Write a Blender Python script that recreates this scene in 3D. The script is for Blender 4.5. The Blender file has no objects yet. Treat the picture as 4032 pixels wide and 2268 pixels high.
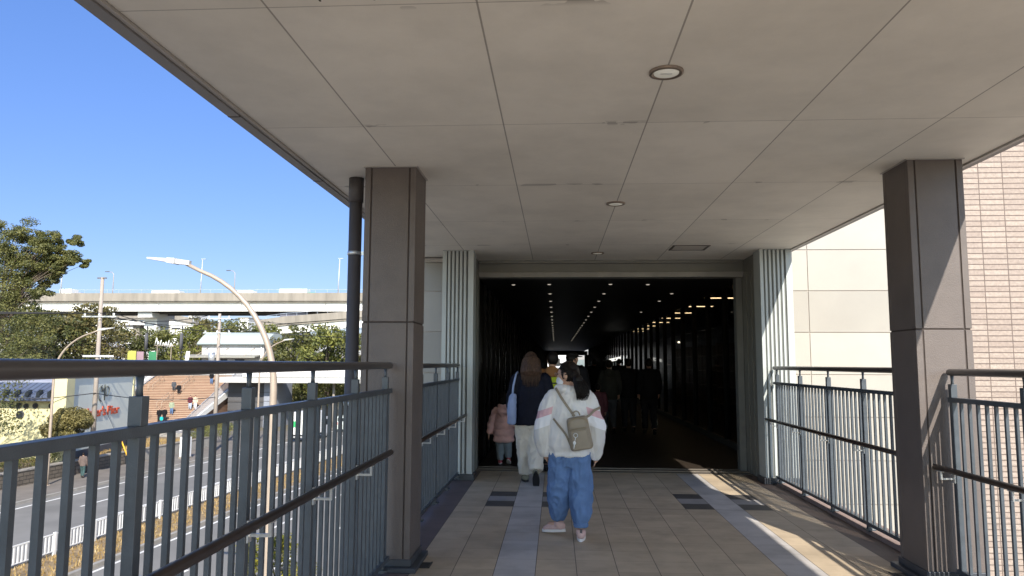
import bpy, bmesh, math, random
from mathutils import Vector, Matrix, noise
random.seed(7)
SC = bpy.context.scene
COL = SC.collection
PI = math.pi
RAD = math.radians

# ------------------------------------------------------------------ helpers
ORG = {}          # object name -> world origin of its root

class MB:
    """collects verts / faces, then links them as ONE mesh object"""
    def __init__(s): s.v = []; s.f = []; s.sm = []
    def add(s, vs, fs, smooth=False):
        b = len(s.v); s.v += [tuple(p) for p in vs]
        for f in fs: s.f.append([b + i for i in f]); s.sm.append(smooth)
    def box(s, x0, x1, y0, y1, z0, z1):
        if x1 < x0: x0, x1 = x1, x0
        if y1 < y0: y0, y1 = y1, y0
        if z1 < z0: z0, z1 = z1, z0
        s.add([(x0,y0,z0),(x1,y0,z0),(x1,y1,z0),(x0,y1,z0),(x0,y0,z1),(x1,y0,z1),(x1,y1,z1),(x0,y1,z1)],
              [(0,3,2,1),(4,5,6,7),(0,1,5,4),(1,2,6,5),(2,3,7,6),(3,0,4,7)])
    def bbox(s, x0, x1, y0, y1, z0, z1, b=0.004):
        """box with chamfered edges"""
        bm = bmesh.new(); bmesh.ops.create_cube(bm, size=1)
        for v in bm.verts:
            v.co = ((x0+x1)/2+v.co.x*(x1-x0), (y0+y1)/2+v.co.y*(y1-y0), (z0+z1)/2+v.co.z*(z1-z0))
        bmesh.ops.bevel(bm, geom=bm.edges[:], offset=b, segments=2, affect='EDGES', profile=0.5)
        bm.verts.index_update()
        s.add([v.co.copy() for v in bm.verts], [[v.index for v in f.verts] for f in bm.faces]); bm.free()
    def obox(s, c, ax, ay, hx, hy, z0, z1):
        """box with horizontal axes ax, ay (unit 2-vectors), half sizes hx hy"""
        P = []
        for z in (z0, z1):
            for a, b in ((-1,-1),(1,-1),(1,1),(-1,1)):
                P.append((c[0]+ax[0]*a*hx+ay[0]*b*hy, c[1]+ax[1]*a*hx+ay[1]*b*hy, z))
        s.add(P, [(0,3,2,1),(4,5,6,7),(0,1,5,4),(1,2,6,5),(2,3,7,6),(3,0,4,7)])
    def tube(s, pts, rad, n=12, cap=True, smooth=True, sx=1.0):
        pts = [Vector(p) for p in pts]
        if not isinstance(rad, (list, tuple)): rad = [rad]*len(pts)
        b = len(s.v); prev = None
        for i, p in enumerate(pts):
            t = (pts[min(i+1, len(pts)-1)] - pts[max(i-1, 0)])
            t = t.normalized() if t.length > 1e-9 else Vector((0,0,1))
            if prev is None:
                up = Vector((0,0,1)) if abs(t.z) < .9 else Vector((0,1,0))
                a = up.cross(t).normalized()
            else:
                a = (prev - t*prev.dot(t)).normalized()
            c = t.cross(a); prev = a
            for k in range(n):
                an = 2*PI*k/n
                s.v.append(tuple(p + a*math.cos(an)*rad[i]*sx + c*math.sin(an)*rad[i]))
        for i in range(len(pts)-1):
            for k in range(n):
                s.f.append([b+i*n+k, b+i*n+(k+1)%n, b+(i+1)*n+(k+1)%n, b+(i+1)*n+k]); s.sm.append(smooth)
        if cap:
            s.f.append([b+k for k in range(n)][::-1]); s.sm.append(False)
            s.f.append([b+(len(pts)-1)*n+k for k in range(n)]); s.sm.append(False)
    def loft(s, rings, n=20):
        """rings: (cx,cy,cz,rx,ry[,power]) horizontal super-ellipses, capped"""
        b = len(s.v)
        for r in rings:
            cx, cy, cz, rx, ry = r[:5]; pw = r[5] if len(r) > 5 else 1.0
            for k in range(n):
                a = 2*PI*k/n; ca, sa = math.cos(a), math.sin(a)
                s.v.append((cx+rx*math.copysign(abs(ca)**pw, ca), cy+ry*math.copysign(abs(sa)**pw, sa), cz))
        for i in range(len(rings)-1):
            for k in range(n):
                s.f.append([b+i*n+k, b+i*n+(k+1)%n, b+(i+1)*n+(k+1)%n, b+(i+1)*n+k]); s.sm.append(True)
        s.f.append([b+k for k in range(n)][::-1]); s.sm.append(True)
        s.f.append([b+(len(rings)-1)*n+k for k in range(n)]); s.sm.append(True)
    def ell(s, c, r, n=14, m=9, rot=None):
        vs = []; fs = []
        for i in range(m+1):
            th = PI*i/m
            for k in range(n):
                a = 2*PI*k/n
                p = Vector((r[0]*math.sin(th)*math.cos(a), r[1]*math.sin(th)*math.sin(a), r[2]*math.cos(th)))
                if rot: p = rot @ p
                vs.append((c[0]+p.x, c[1]+p.y, c[2]+p.z))
        for i in range(m):
            for k in range(n):
                fs.append((i*n+k, (i+1)*n+k, (i+1)*n+(k+1)%n, i*n+(k+1)%n))
        s.add(vs, fs, True)
    def quad(s, a, b, c, d): s.add([a, b, c, d], [(0,1,2,3)])
    def prism(s, poly, axis, a, b):
        """poly = list of 2-D points, extruded along axis ('x','y','z') from a to b"""
        n = len(poly); P = []
        for t in (a, b):
            for p in poly:
                P.append({'x': (t,p[0],p[1]), 'y': (p[0],t,p[1]), 'z': (p[0],p[1],t)}[axis])
        s.add(P, [list(range(n))[::-1], [n+i for i in range(n)]] + [(i,(i+1)%n,n+(i+1)%n,n+i) for i in range(n)])
    def mesh(s, name):
        me = bpy.data.meshes.new(name); me.from_pydata(s.v, [], s.f)
        me.polygons.foreach_set('use_smooth', s.sm)
        me.validate(); me.update(); return me
    def build(s, name, mat, parent=None, local=False, fix=True):
        me = s.mesh(name)
        if fix:
            bm = bmesh.new(); bm.from_mesh(me); bmesh.ops.recalc_face_normals(bm, faces=bm.faces[:]); bm.to_mesh(me); bm.free()
        return link(name, me, mat, parent, local)

def link(name, me, mat, parent=None, local=False):
    if mat is not None:
        me.materials.clear(); me.materials.append(mat)
    o = bpy.data.objects.new(name, me); COL.objects.link(o)
    if parent is not None:
        o.parent = parent; og = ORG[parent.name]; ORG[o.name] = og
        if not local: me.transform(Matrix.Translation(-og))
    else: ORG[o.name] = Vector((0,0,0))
    return o

def empty(name, loc, label, cat, group=None, rz=0.0):
    o = bpy.data.objects.new(name, None); COL.objects.link(o)
    o.location = loc; o.rotation_euler = (0,0,rz); o.empty_display_size = .2
    ORG[o.name] = Vector(loc)
    return tag(o, label, cat, group)

def tag(o, label=None, cat=None, group=None):
    if label: o['label'] = label
    if cat: o['category'] = cat
    if group: o['group'] = group
    return o

def recentre(o, origin=None):
    """move a top-level mesh's origin to its base"""
    me = o.data; xs = [v.co for v in me.vertices]
    c = Vector(origin) if origin else Vector(((min(p.x for p in xs)+max(p.x for p in xs))/2,
        (min(p.y for p in xs)+max(p.y for p in xs))/2, min(p.z for p in xs)))
    me.transform(Matrix.Translation(-c)); o.location = c; ORG[o.name] = c.copy(); return o

def struct(name, mb, mat):
    o = mb.build(name, mat); o['kind'] = 'structure'; return o

KIDS = {}
def copy_tree(o, parent=None):
    c = o.copy(); COL.objects.link(c); c.parent = parent
    ORG[c.name] = ORG[o.name]
    for ch in [x for x in bpy.data.objects if x.parent is o]: copy_tree(ch, c)
    return c

TS = bpy.data.scenes.new('workbench')
def baked(mb, voxel=.01, smooth=6, fac=.5, wr=0.0, ws=9.0, wz=1.0, seed=0):
    """join overlapping shapes into ONE continuous surface (voxel remesh + smoothing + cloth wrinkles)"""
    me = mb.mesh('tmp'); o = bpy.data.objects.new('tmp', me); TS.collection.objects.link(o)
    m = o.modifiers.new('r', 'REMESH'); m.mode = 'VOXEL'; m.voxel_size = voxel; m.use_smooth_shade = True
    if smooth:
        q = o.modifiers.new('s', 'SMOOTH'); q.iterations = smooth; q.factor = fac
    dg = TS.view_layers[0].depsgraph; TS.view_layers[0].update(); dg.update()
    out = bpy.data.meshes.new_from_object(o.evaluated_get(dg))
    bpy.data.objects.remove(o); bpy.data.meshes.remove(me)
    if wr:
        off = Vector((seed*3.1, seed*1.7, seed*.9))
        nrm = [v.normal.copy() for v in out.vertices]
        for v, nv in zip(out.vertices, nrm):
            p = Vector((v.co.x*ws, v.co.y*ws, v.co.z*ws*wz)) + off
            d = 1-2*abs(noise.noise(p)) + .6*(1-2*abs(noise.noise(p*2.3)))-.5
            v.co += nv*(d*wr)
    out.polygons.foreach_set('use_smooth', [True]*len(out.polygons)); out.update()
    return out

# ------------------------------------------------------------------ materials
def lin(c):
    return tuple((x/255/12.92 if x/255 <= .04045 else ((x/255+.055)/1.055)**2.4) for x in c)
MAT = {}
def nodes(name):
    m = bpy.data.materials.new(name); m.use_nodes = True
    nt = m.node_tree; b = nt.nodes['Principled BSDF']; return m, nt, b
def M(name, col, rough=.6, metal=0.0, var=.12, scale=4.0, bump=.0, bscale=40.0, spec=None, detail=6, coat=0, dirt=0.0, stretch=None):
    """procedural paint / concrete / cloth: base colour broken up by two noises, fine bump"""
    if name in MAT: return MAT[name]
    m, nt, b = nodes(name); N = nt.nodes; L = nt.links
    tc = N.new('ShaderNodeTexCoord'); src = tc.outputs['Object']
    if stretch:
        mp = N.new('ShaderNodeMapping'); mp.inputs['Scale'].default_value = stretch; L.new(src, mp.inputs[0]); src = mp.outputs[0]
    n1 = N.new('ShaderNodeTexNoise'); n1.inputs['Scale'].default_value = scale; n1.inputs['Detail'].default_value = detail
    L.new(src, n1.inputs['Vector'])
    r = N.new('ShaderNodeMapRange'); r.inputs['From Min'].default_value = .3; r.inputs['From Max'].default_value = .7
    r.inputs['To Min'].default_value = 1-var; r.inputs['To Max'].default_value = 1+var
    L.new(n1.outputs['Fac'], r.inputs['Value'])
    mx = N.new('ShaderNodeVectorMath'); mx.operation = 'SCALE'; mx.inputs[0].default_value = col[:3]
    L.new(r.outputs[0], mx.inputs['Scale'])
    out = mx.outputs[0]
    if dirt:
        n3 = N.new('ShaderNodeTexNoise'); n3.inputs['Scale'].default_value = scale*.35; n3.inputs['Detail'].default_value = 10; n3.inputs['Roughness'].default_value = .7
        L.new(src, n3.inputs['Vector'])
        cr = N.new('ShaderNodeMapRange'); cr.inputs['From Min'].default_value = .5; cr.inputs['From Max'].default_value = .75
        cr.inputs['To Min'].default_value = 1; cr.inputs['To Max'].default_value = 1-dirt; L.new(n3.outputs['Fac'], cr.inputs['Value'])
        m2 = N.new('ShaderNodeVectorMath'); m2.operation = 'SCALE'; L.new(out, m2.inputs[0]); L.new(cr.outputs[0], m2.inputs['Scale']); out = m2.outputs[0]
    L.new(out, b.inputs['Base Color'])
    b.inputs['Roughness'].default_value = rough; b.inputs['Metallic'].default_value = metal
    if spec is not None: b.inputs['Specular IOR Level'].default_value = spec
    if coat: b.inputs['Coat Weight'].default_value = coat
    if bump:
        n2 = N.new('ShaderNodeTexNoise'); n2.inputs['Scale'].default_value = bscale; n2.inputs['Detail'].default_value = 4
        L.new(src, n2.inputs['Vector'])
        bp = N.new('ShaderNodeBump'); bp.inputs['Strength'].default_value = bump; bp.inputs['Distance'].default_value = .01
        L.new(n2.outputs['Fac'], bp.inputs['Height']); L.new(bp.outputs[0], b.inputs['Normal'])
    MAT[name] = m; return m

class G:
    """tiny helper to write node maths"""
    def __init__(s, nt): s.nt = nt
    def m(s, op, a, b=None, c=None):
        n = s.nt.nodes.new('ShaderNodeMath'); n.operation = op
        for i, x in enumerate((a, b, c)):
            if x is None: continue
            if isinstance(x, (int, float)): n.inputs[i].default_value = x
            else: s.nt.links.new(x, n.inputs[i])
        return n.outputs[0]
    def mix(s, f, a, b):
        n = s.nt.nodes.new('ShaderNodeMix'); n.data_type = 'RGBA'
        for k, x in ((0, f), (6, a), (7, b)):
            if isinstance(x, (int, float)): n.inputs[k].default_value = x
            elif isinstance(x, tuple): n.inputs[k].default_value = (*x[:3], 1)
            else: s.nt.links.new(x, n.inputs[k])
        return n.outputs[2]
    def noise(s, vec, scale, detail=5, rough=.5):
        n = s.nt.nodes.new('ShaderNodeTexNoise'); n.inputs['Scale'].default_value = scale
        n.inputs['Detail'].default_value = detail; n.inputs['Roughness'].default_value = rough
        s.nt.links.new(vec, n.inputs['Vector']); return n.outputs['Fac']
    def line(s, x, off, pitch, w):
        """1 near multiples of pitch, half width w"""
        t = s.m('FRACT', s.m('DIVIDE', s.m('SUBTRACT', x, off), pitch))
        d = s.m('MULTIPLY', s.m('MINIMUM', t, s.m('SUBTRACT', 1.0, t)), pitch)
        return s.m('LESS_THAN', d, w)
    def rng(s, x, a, b):
        return s.m('MULTIPLY', s.m('GREATER_THAN', x, a), s.m('LESS_THAN', x, b))

def floor_mat():
    m, nt, b = nodes('paving'); g = G(nt); L = nt.links
    tc = nt.nodes.new('ShaderNodeTexCoord'); v = tc.outputs['Object']
    sp = nt.nodes.new('ShaderNodeSeparateXYZ'); L.new(v, sp.inputs[0]); x, y = sp.outputs[0], sp.outputs[1]
    cx = g.m('FLOOR', g.m('DIVIDE', g.m('ADD', x, .15), .3)); cy = g.m('FLOOR', g.m('DIVIDE', g.m('ADD', y, .15), .3))
    cb = nt.nodes.new('ShaderNodeCombineXYZ'); L.new(cx, cb.inputs[0]); L.new(cy, cb.inputs[1])
    wn = nt.nodes.new('ShaderNodeTexWhiteNoise'); L.new(cb.outputs[0], wn.inputs['Vector'])
    nz = g.noise(v, 3.0, 8, .6); nf = g.noise(v, 60, 3)
    base = g.mix(wn.outputs['Value'], (.52,.42,.30), (.44,.355,.255))
    stripe = g.m('ADD', g.rng(x, -.45, -.15), g.rng(x, 1.65, 1.95))
    base = g.mix(stripe, base, g.mix(wn.outputs['Value'], (.49,.465,.45), (.44,.42,.408)))
    accx = g.m('ADD', g.m('ADD', g.rng(x, -.75, -.45), g.rng(x, -.15, .15)), g.m('ADD', g.rng(x, 1.35, 1.65), g.rng(x, 1.95, 2.25)))
    for y0 in (7.95, -1.05):
        band = g.m('MULTIPLY', accx, g.rng(y, y0, y0+.9))
        base = g.mix(band, base, (.085,.078,.072))
        base = g.mix(g.m('MULTIPLY', accx, g.rng(y, y0+.3, y0+.6)), base, (.30,.285,.28))
    # left border and right gutter strips
    base = g.mix(g.m('LESS_THAN', x, -1.05), base, (.15,.115,.112))
    base = g.mix(g.m('GREATER_THAN', x, 2.55), base, (.13,.095,.08))
    # joints
    jc = g.line(x, -.15, .3, .0028); jr = g.line(y, .15, .3, .002)
    base = g.mix(g.m('MULTIPLY', jr, .42), base, (.06,.05,.045))
    base = g.mix(g.m('MULTIPLY', jc, .85), base, (.045,.038,.034))
    base = g.mix(g.m('MULTIPLY', g.line(y, 7.93, 9.0, .004), .9), base, (.03,.027,.025))
    # wear and dirt
    dirt = nt.nodes.new('ShaderNodeMapRange'); L.new(nz, dirt.inputs['Value'])
    dirt.inputs['From Min'].default_value = .42; dirt.inputs['From Max'].default_value = .72; dirt.inputs['To Min'].default_value = 1.06; dirt.inputs['To Max'].default_value = .78
    sc = nt.nodes.new('ShaderNodeVectorMath'); sc.operation = 'SCALE'; L.new(base, sc.inputs[0]); L.new(dirt.outputs[0], sc.inputs['Scale'])
    L.new(sc.outputs[0], b.inputs['Base Color'])
    b.inputs['Roughness'].default_value = .62
    bp = nt.nodes.new('ShaderNodeBump'); bp.inputs['Strength'].default_value = .25; bp.inputs['Distance'].default_value = .004
    L.new(g.m('SUBTRACT', nf, g.m('MULTIPLY', g.m('MAXIMUM', jc, jr), 2.0)), bp.inputs['Height']); L.new(bp.outputs[0], b.inputs['Normal'])
    return m

def ceil_mat():
    m, nt, b = nodes('ceiling_panels'); g = G(nt); L = nt.links
    tc = nt.nodes.new('ShaderNodeTexCoord'); v = tc.outputs['Object']
    sp = nt.nodes.new('ShaderNodeSeparateXYZ'); L.new(v, sp.inputs[0]); x, y = sp.outputs[0], sp.outputs[1]
    cx = g.m('FLOOR', g.m('DIVIDE', g.m('SUBTRACT', x, -1.22), .895)); cy = g.m('FLOOR', g.m('DIVIDE', g.m('SUBTRACT', y, 2.92), 1.58))
    cb = nt.nodes.new('ShaderNodeCombineXYZ'); L.new(cx, cb.inputs[0]); L.new(cy, cb.inputs[1])
    wn = nt.nodes.new('ShaderNodeTexWhiteNoise'); L.new(cb.outputs[0], wn.inputs['Vector'])
    base = g.mix(wn.outputs['Value'], (.74,.695,.61), (.80,.755,.67))
    nz = g.noise(v, 1.3, 10, .65)
    st = nt.nodes.new('ShaderNodeMapRange'); L.new(nz, st.inputs['Value'])
    st.inputs['From Min'].default_value = .4; st.inputs['From Max'].default_value = .75; st.inputs['To Min'].default_value = 1.03; st.inputs['To Max'].default_value = .84
    # soot that gathers along joints in patches
    t = g.m('FRACT', g.m('DIVIDE', g.m('SUBTRACT', y, 2.92), 1.58)); dy = g.m('MULTIPLY', g.m('MINIMUM', t, g.m('SUBTRACT', 1.0, t)), 1.58)
    near = g.m('SUBTRACT', 1.0, g.m('MINIMUM', g.m('DIVIDE', dy, .05), 1.0))
    pn = g.m('GREATER_THAN', g.noise(v, 2.6, 3), .60)
    soot = g.m('MULTIPLY', g.m('MULTIPLY', near, pn), .5)
    sc = nt.nodes.new('ShaderNodeVectorMath'); sc.operation = 'SCALE'; L.new(base, sc.inputs[0]); L.new(st.outputs[0], sc.inputs['Scale'])
    col = g.mix(soot, sc.outputs[0], (.12,.10,.085))
    jx = g.line(x, -1.22, .895, .0045); jy = g.line(y, 2.92, 1.58, .003)
    col = g.mix(g.m('MULTIPLY', jx, .65), col, (.13,.11,.09))
    col = g.mix(g.m('MULTIPLY', jy, .6), col, (.16,.135,.115))
    L.new(col, b.inputs['Base Color']); b.inputs['Roughness'].default_value = .75
    bp = nt.nodes.new('ShaderNodeBump'); bp.inputs['Strength'].default_value = .15; bp.inputs['Distance'].default_value = .004
    L.new(g.noise(v, 90, 3), bp.inputs['Height']); L.new(bp.outputs[0], b.inputs['Normal'])
    return m

def brick_mat(name, c1, c2, mortar, bw, rh, ms, ax='XZ', bump=.5, off=0.0, wv=.25):
    m, nt, b = nodes(name); L = nt.links; g = G(nt)
    tc = nt.nodes.new('ShaderNodeTexCoord'); sp = nt.nodes.new('ShaderNodeSeparateXYZ'); L.new(tc.outputs['Object'], sp.inputs[0])
    cb = nt.nodes.new('ShaderNodeCombineXYZ')
    L.new(sp.outputs['XYZ'.index(ax[0])], cb.inputs[0]); L.new(sp.outputs['XYZ'.index(ax[1])], cb.inputs[1])
    br = nt.nodes.new('ShaderNodeTexBrick'); L.new(cb.outputs[0], br.inputs['Vector'])
    br.offset = off; br.inputs['Color1'].default_value = (*c1,1); br.inputs['Color2'].default_value = (*c2,1); br.inputs['Mortar'].default_value = (*mortar,1)
    br.inputs['Scale'].default_value = 1; br.inputs['Brick Width'].default_value = bw; br.inputs['Row Height'].default_value = rh
    br.inputs['Mortar Size'].default_value = ms; br.inputs['Mortar Smooth'].default_value = .1; br.inputs['Bias'].default_value = 0
    n = g.noise(cb.outputs[0], 1/rh*1.7, 6, .7)
    r = nt.nodes.new('ShaderNodeMapRange'); L.new(n, r.inputs['Value']); r.inputs['From Min'].default_value=.3; r.inputs['From Max'].default_value=.7
    r.inputs['To Min'].default_value = 1-wv; r.inputs['To Max'].default_value = 1+wv*.5
    sc = nt.nodes.new('ShaderNodeVectorMath'); sc.operation = 'SCALE'; L.new(br.outputs['Color'], sc.inputs[0]); L.new(r.outputs[0], sc.inputs['Scale'])
    L.new(sc.outputs[0], b.inputs['Base Color']); b.inputs['Roughness'].default_value = .75
    bp = nt.nodes.new('ShaderNodeBump'); bp.inputs['Strength'].default_value = bump; bp.inputs['Distance'].default_value = .02
    L.new(g.m('SUBTRACT', g.m('MULTIPLY', n, .7), br.outputs['Fac']), bp.inputs['Height']); L.new(bp.outputs[0], b.inputs['Normal'])
    MAT[name] = m; return m

def leaf_mat(name, c1, c2, scale=.8, trans=.25):
    m, nt, b = nodes(name); g = G(nt); L = nt.links
    tc = nt.nodes.new('ShaderNodeTexCoord'); oi = nt.nodes.new('ShaderNodeObjectInfo'); ge = nt.nodes.new('ShaderNodeNewGeometry')
    n = g.noise(tc.outputs['Object'], scale, 4)
    f = g.m('ADD', g.m('MULTIPLY', g.m('SUBTRACT', n, .5), 2.2), g.m('MULTIPLY', ge.outputs['Random Per Island'], .7))
    f = g.m('ADD', f, g.m('MULTIPLY', g.m('SUBTRACT', oi.outputs['Random'], .5), .35))
    cl = nt.nodes.new('ShaderNodeClamp'); L.new(f, cl.inputs[0])
    c = g.mix(cl.outputs[0], c1, c2)
    L.new(c, b.inputs['Base Color']); b.inputs['Roughness'].default_value = .5
    b.inputs['Specular IOR Level'].default_value = .4
    tr = nt.nodes.new('ShaderNodeBsdfTranslucent'); L.new(c, tr.inputs['Color'])
    ms = nt.nodes.new('ShaderNodeMixShader'); ms.inputs[0].default_value = trans
    L.new(b.outputs[0], ms.inputs[1]); L.new(tr.outputs[0], ms.inputs[2]); L.new(ms.outputs[0], nt.nodes['Material Output'].inputs['Surface'])
    MAT[name] = m; return m

def glow_mat(name, col, s):
    m, nt, b = nodes(name); b.inputs['Base Color'].default_value = (.6,.6,.6,1)
    b.inputs['Emission Color'].default_value = (*col,1); b.inputs['Emission Strength'].default_value = s; MAT[name] = m; return m

M_floor = floor_mat(); M_ceil = ceil_mat()
M_pil = M('pillar_cladding', (.122,.101,.093), .5, var=.10, scale=3.5, bump=.3, bscale=160, dirt=.25)
M_groove = M('dark_sealant', (.05,.038,.034), .8)
M_base = M('base_trim_steel', (.055,.062,.075), .45, metal=.2)
M_fence = M('blue_grey_paint', (.060,.073,.088), .38, var=.12, scale=14, bump=.12, bscale=180, dirt=.35)
M_rail = M('dark_rail_coating', (.06,.052,.05), .33, var=.1, scale=12, dirt=.15)
M_rail2 = M('dark_wood_grip', (.035,.022,.018), .28, var=.15, scale=20)
M_chrome = M('bracket_aluminium', (.62,.63,.63), .3, metal=.6, var=.05)
M_pipe = M('grey_downpipe', (.085,.075,.075), .6, var=.08, dirt=.1)
M_fascia = M('fascia_metal', (.21,.20,.20), .5, var=.1, scale=3, dirt=.15)
M_lip = M('edge_lip', (.42,.39,.36), .5, var=.06)
M_flute = M('fluted_grey_green_panel', (.42,.45,.44), .5, var=.05, scale=2, dirt=.12)
M_head = M('header_panel', (.19,.19,.17), .55, var=.08, scale=2, dirt=.2)
M_panel = M('cream_wall_panel', (.385,.358,.312), .7, var=.05, scale=1.1, bump=.1, bscale=60, dirt=.08)
_nt = M_panel.node_tree; _b = _nt.nodes['Principled BSDF']; _g = G(_nt); _ge = _nt.nodes.new('ShaderNodeNewGeometry')
_src = _b.inputs['Base Color'].links[0].from_socket; _sc = _nt.nodes.new('ShaderNodeVectorMath'); _sc.operation = 'SCALE'
_nt.links.new(_src, _sc.inputs[0]); _nt.links.new(_g.m('ADD', .82, _g.m('MULTIPLY', _ge.outputs['Random Per Island'], .24)), _sc.inputs['Scale']); _nt.links.new(_sc.outputs[0], _b.inputs['Base Color'])
M_joint = M('panel_joint', (.40,.34,.29), .8)
M_brick = brick_mat('pink_border_tile', (.40,.325,.27), (.335,.265,.22), (.15,.11,.09), .317, .0743, .006, bump=.9)
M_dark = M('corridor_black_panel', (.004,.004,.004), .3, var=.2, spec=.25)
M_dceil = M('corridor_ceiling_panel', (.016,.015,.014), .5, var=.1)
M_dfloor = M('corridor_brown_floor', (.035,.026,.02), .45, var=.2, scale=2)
M_mull = M('dark_mullion', (.005,.005,.005), .55, spec=.12)
M_thr = M('threshold_steel', (.16,.14,.12), .4, metal=.5, var=.15, scale=10)
M_curb = M('curb_mortar', (.26,.19,.165), .8, var=.15, scale=8, bump=.3)
M_drain = M('drain_grate', (.03,.028,.028), .6)
M_white = M('white_paint', (.78,.78,.76), .5, var=.05, dirt=.1)
M_asph = M('asphalt', (.185,.178,.165), .9, var=.12, scale=.35, bump=.3, bscale=20, dirt=.28)
M_asph2 = M('light_asphalt', (.19,.182,.165), .9, var=.1, scale=.5, bump=.3, bscale=20, dirt=.12)
M_line = M('road_marking', (.72,.71,.67), .7, var=.1, scale=3, dirt=.25)
M_side = M('sidewalk_paving', (.17,.15,.13), .9, var=.15, scale=.8, dirt=.25)
M_kerb = M('kerb_concrete', (.30,.28,.25), .85, var=.15, scale=2, dirt=.2)
M_grass = M('dry_grass', (.25,.18,.10), .95, var=.35, scale=3, bump=.9, bscale=18, dirt=.35)
M_ground = M('ground_soil', (.14,.125,.085), .95, var=.25, scale=.12, dirt=.3)
M_conc = M('weathered_concrete', (.27,.24,.20), .85, var=.16, scale=.5, dirt=.4, stretch=(1.6,1,.25))
M_girder = M('white_girder', (.80,.785,.74), .6, var=.05, scale=.2, dirt=.1)
M_cshade = M('dark_and_shaded_concrete', (.085,.085,.09), .85, var=.15, scale=.5)  # dark grey; on the bridge abutment it stands in for shade
M_steel = M('lamp_pole_paint', (.40,.325,.255), .4, metal=.15, var=.06, dirt=.1)
M_pole = M('pole_concrete', (.33,.28,.235), .8, var=.12, scale=1.2, dirt=.2)
M_wire = M('black_cable', (.02,.02,.022), .6)
M_steps = M('terracotta_step', (.56,.42,.30), .8, var=.12, scale=.6, dirt=.15)
M_riser = M('terracotta_riser', (.22,.13,.085), .85, var=.12)
M_bark = M('bark', (.13,.10,.075), .95, var=.3, scale=6, bump=.8, bscale=14)
M_glass = M('window_glass', (.02,.025,.03), .08, var=.1)
M_black = M('black_plastic', (.012,.012,.014), .5)
LF = [leaf_mat('evergreen_leaf', (.06,.072,.022), (.215,.205,.062)),
      leaf_mat('olive_leaf', (.085,.08,.028), (.27,.225,.078)),
      leaf_mat('bright_leaf', (.075,.095,.025), (.27,.265,.06)),
      leaf_mat('brown_leaf', (.10,.075,.045), (.22,.155,.09)),
      leaf_mat('yellow_leaf', (.10,.11,.015), (.42,.36,.03), 3.0)]

# ------------------------------------------------------------------ camera, light, world
yaw, pit, rol = RAD(3.401), RAD(5.869), RAD(.242)
fw = Vector((-math.sin(yaw)*math.cos(pit), math.cos(yaw)*math.cos(pit), math.sin(pit)))
rt = Vector((math.cos(yaw), math.sin(yaw), 0)); up = rt.cross(fw)
r2 = rt*math.cos(rol)+up*math.sin(rol); u2 = -rt*math.sin(rol)+up*math.cos(rol)
cam = bpy.data.cameras.new('camera'); co = bpy.data.objects.new('camera', cam); COL.objects.link(co)
cam.sensor_width = 36; cam.lens = 1850/2576*36; cam.clip_start = .05; cam.clip_end = 6000
co.matrix_world = Matrix(((r2.x,u2.x,-fw.x,0),(r2.y,u2.y,-fw.y,0),(r2.z,u2.z,-fw.z,1.5),(0,0,0,1)))
SC.camera = co
sd = Vector((.31,-1,.745)).normalized()      # towards the sun
sun = bpy.data.lights.new('sun', 'SUN'); sun.energy = 3.05; sun.angle = RAD(.5); sun.color = (1,.93,.82)
so = bpy.data.objects.new('sun', sun); COL.objects.link(so); so.rotation_euler = (sd).to_track_quat('Z','Y').to_euler(); so.location = (20,-60,50)
w = bpy.data.worlds.new('World'); SC.world = w; w.use_nodes = True
wn = w.node_tree; bg = wn.nodes['Background']
sky = wn.nodes.new('ShaderNodeTexSky'); sky.sky_type = 'NISHITA'; sky.sun_disc = False
sky.sun_elevation = math.asin(sd.z); sky.sun_rotation = math.atan2(sd.x, sd.y)
sky.air_density = 1.0; sky.dust_density = .2; sky.ozone_density = 3.0
gs = G(wn); tcw = wn.nodes.new('ShaderNodeTexCoord'); spw = wn.nodes.new('ShaderNodeSeparateXYZ'); wn.links.new(tcw.outputs['Generated'], spw.inputs[0])
el = wn.nodes.new('ShaderNodeMapRange'); wn.links.new(spw.outputs[2], el.inputs['Value']); el.inputs['From Min'].default_value = -.02; el.inputs['From Max'].default_value = .45
tint = gs.mix(el.outputs[0], (.32,.31,.40), (.47,.57,.80))
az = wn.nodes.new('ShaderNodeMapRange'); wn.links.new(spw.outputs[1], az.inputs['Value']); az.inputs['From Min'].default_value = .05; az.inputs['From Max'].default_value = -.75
tint = gs.mix(az.outputs[0], tint, (1.5,1.38,1.25))      # sky on the sun's side brightened to fill shaded backs and faces
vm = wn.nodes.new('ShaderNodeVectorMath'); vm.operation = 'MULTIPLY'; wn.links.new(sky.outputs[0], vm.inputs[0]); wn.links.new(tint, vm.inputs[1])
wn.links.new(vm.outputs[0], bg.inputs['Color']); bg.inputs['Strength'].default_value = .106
SC.view_settings.view_transform = 'Standard'; SC.view_settings.look = 'None'; SC.view_settings.exposure = 1.36; SC.view_settings.gamma = 1
SC.render.engine = 'CYCLES'; SC.cycles.max_bounces = 8; SC.cycles.diffuse_bounces = 5; SC.cycles.use_denoising = True

# ================================================================== the covered walkway
GZ = -6.5
mb = MB(); mb.box(-1.34, 2.78, -34, 10.45, -.5, 0); struct('walkway_floor', mb, M_floor)
mb = MB(); mb.box(-1.48, 3.0, -34, 10.44, -1.3, -.505); struct('walkway_deck', mb, M_conc)
mb = MB(); mb.bbox(2.78, 2.98, -34, 10.2, -.5, .045, .01); mb.bbox(-1.46, -1.34, -34, 10.2, -.5, .045, .01); struct('walkway_kerb', mb, M_curb)
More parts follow.
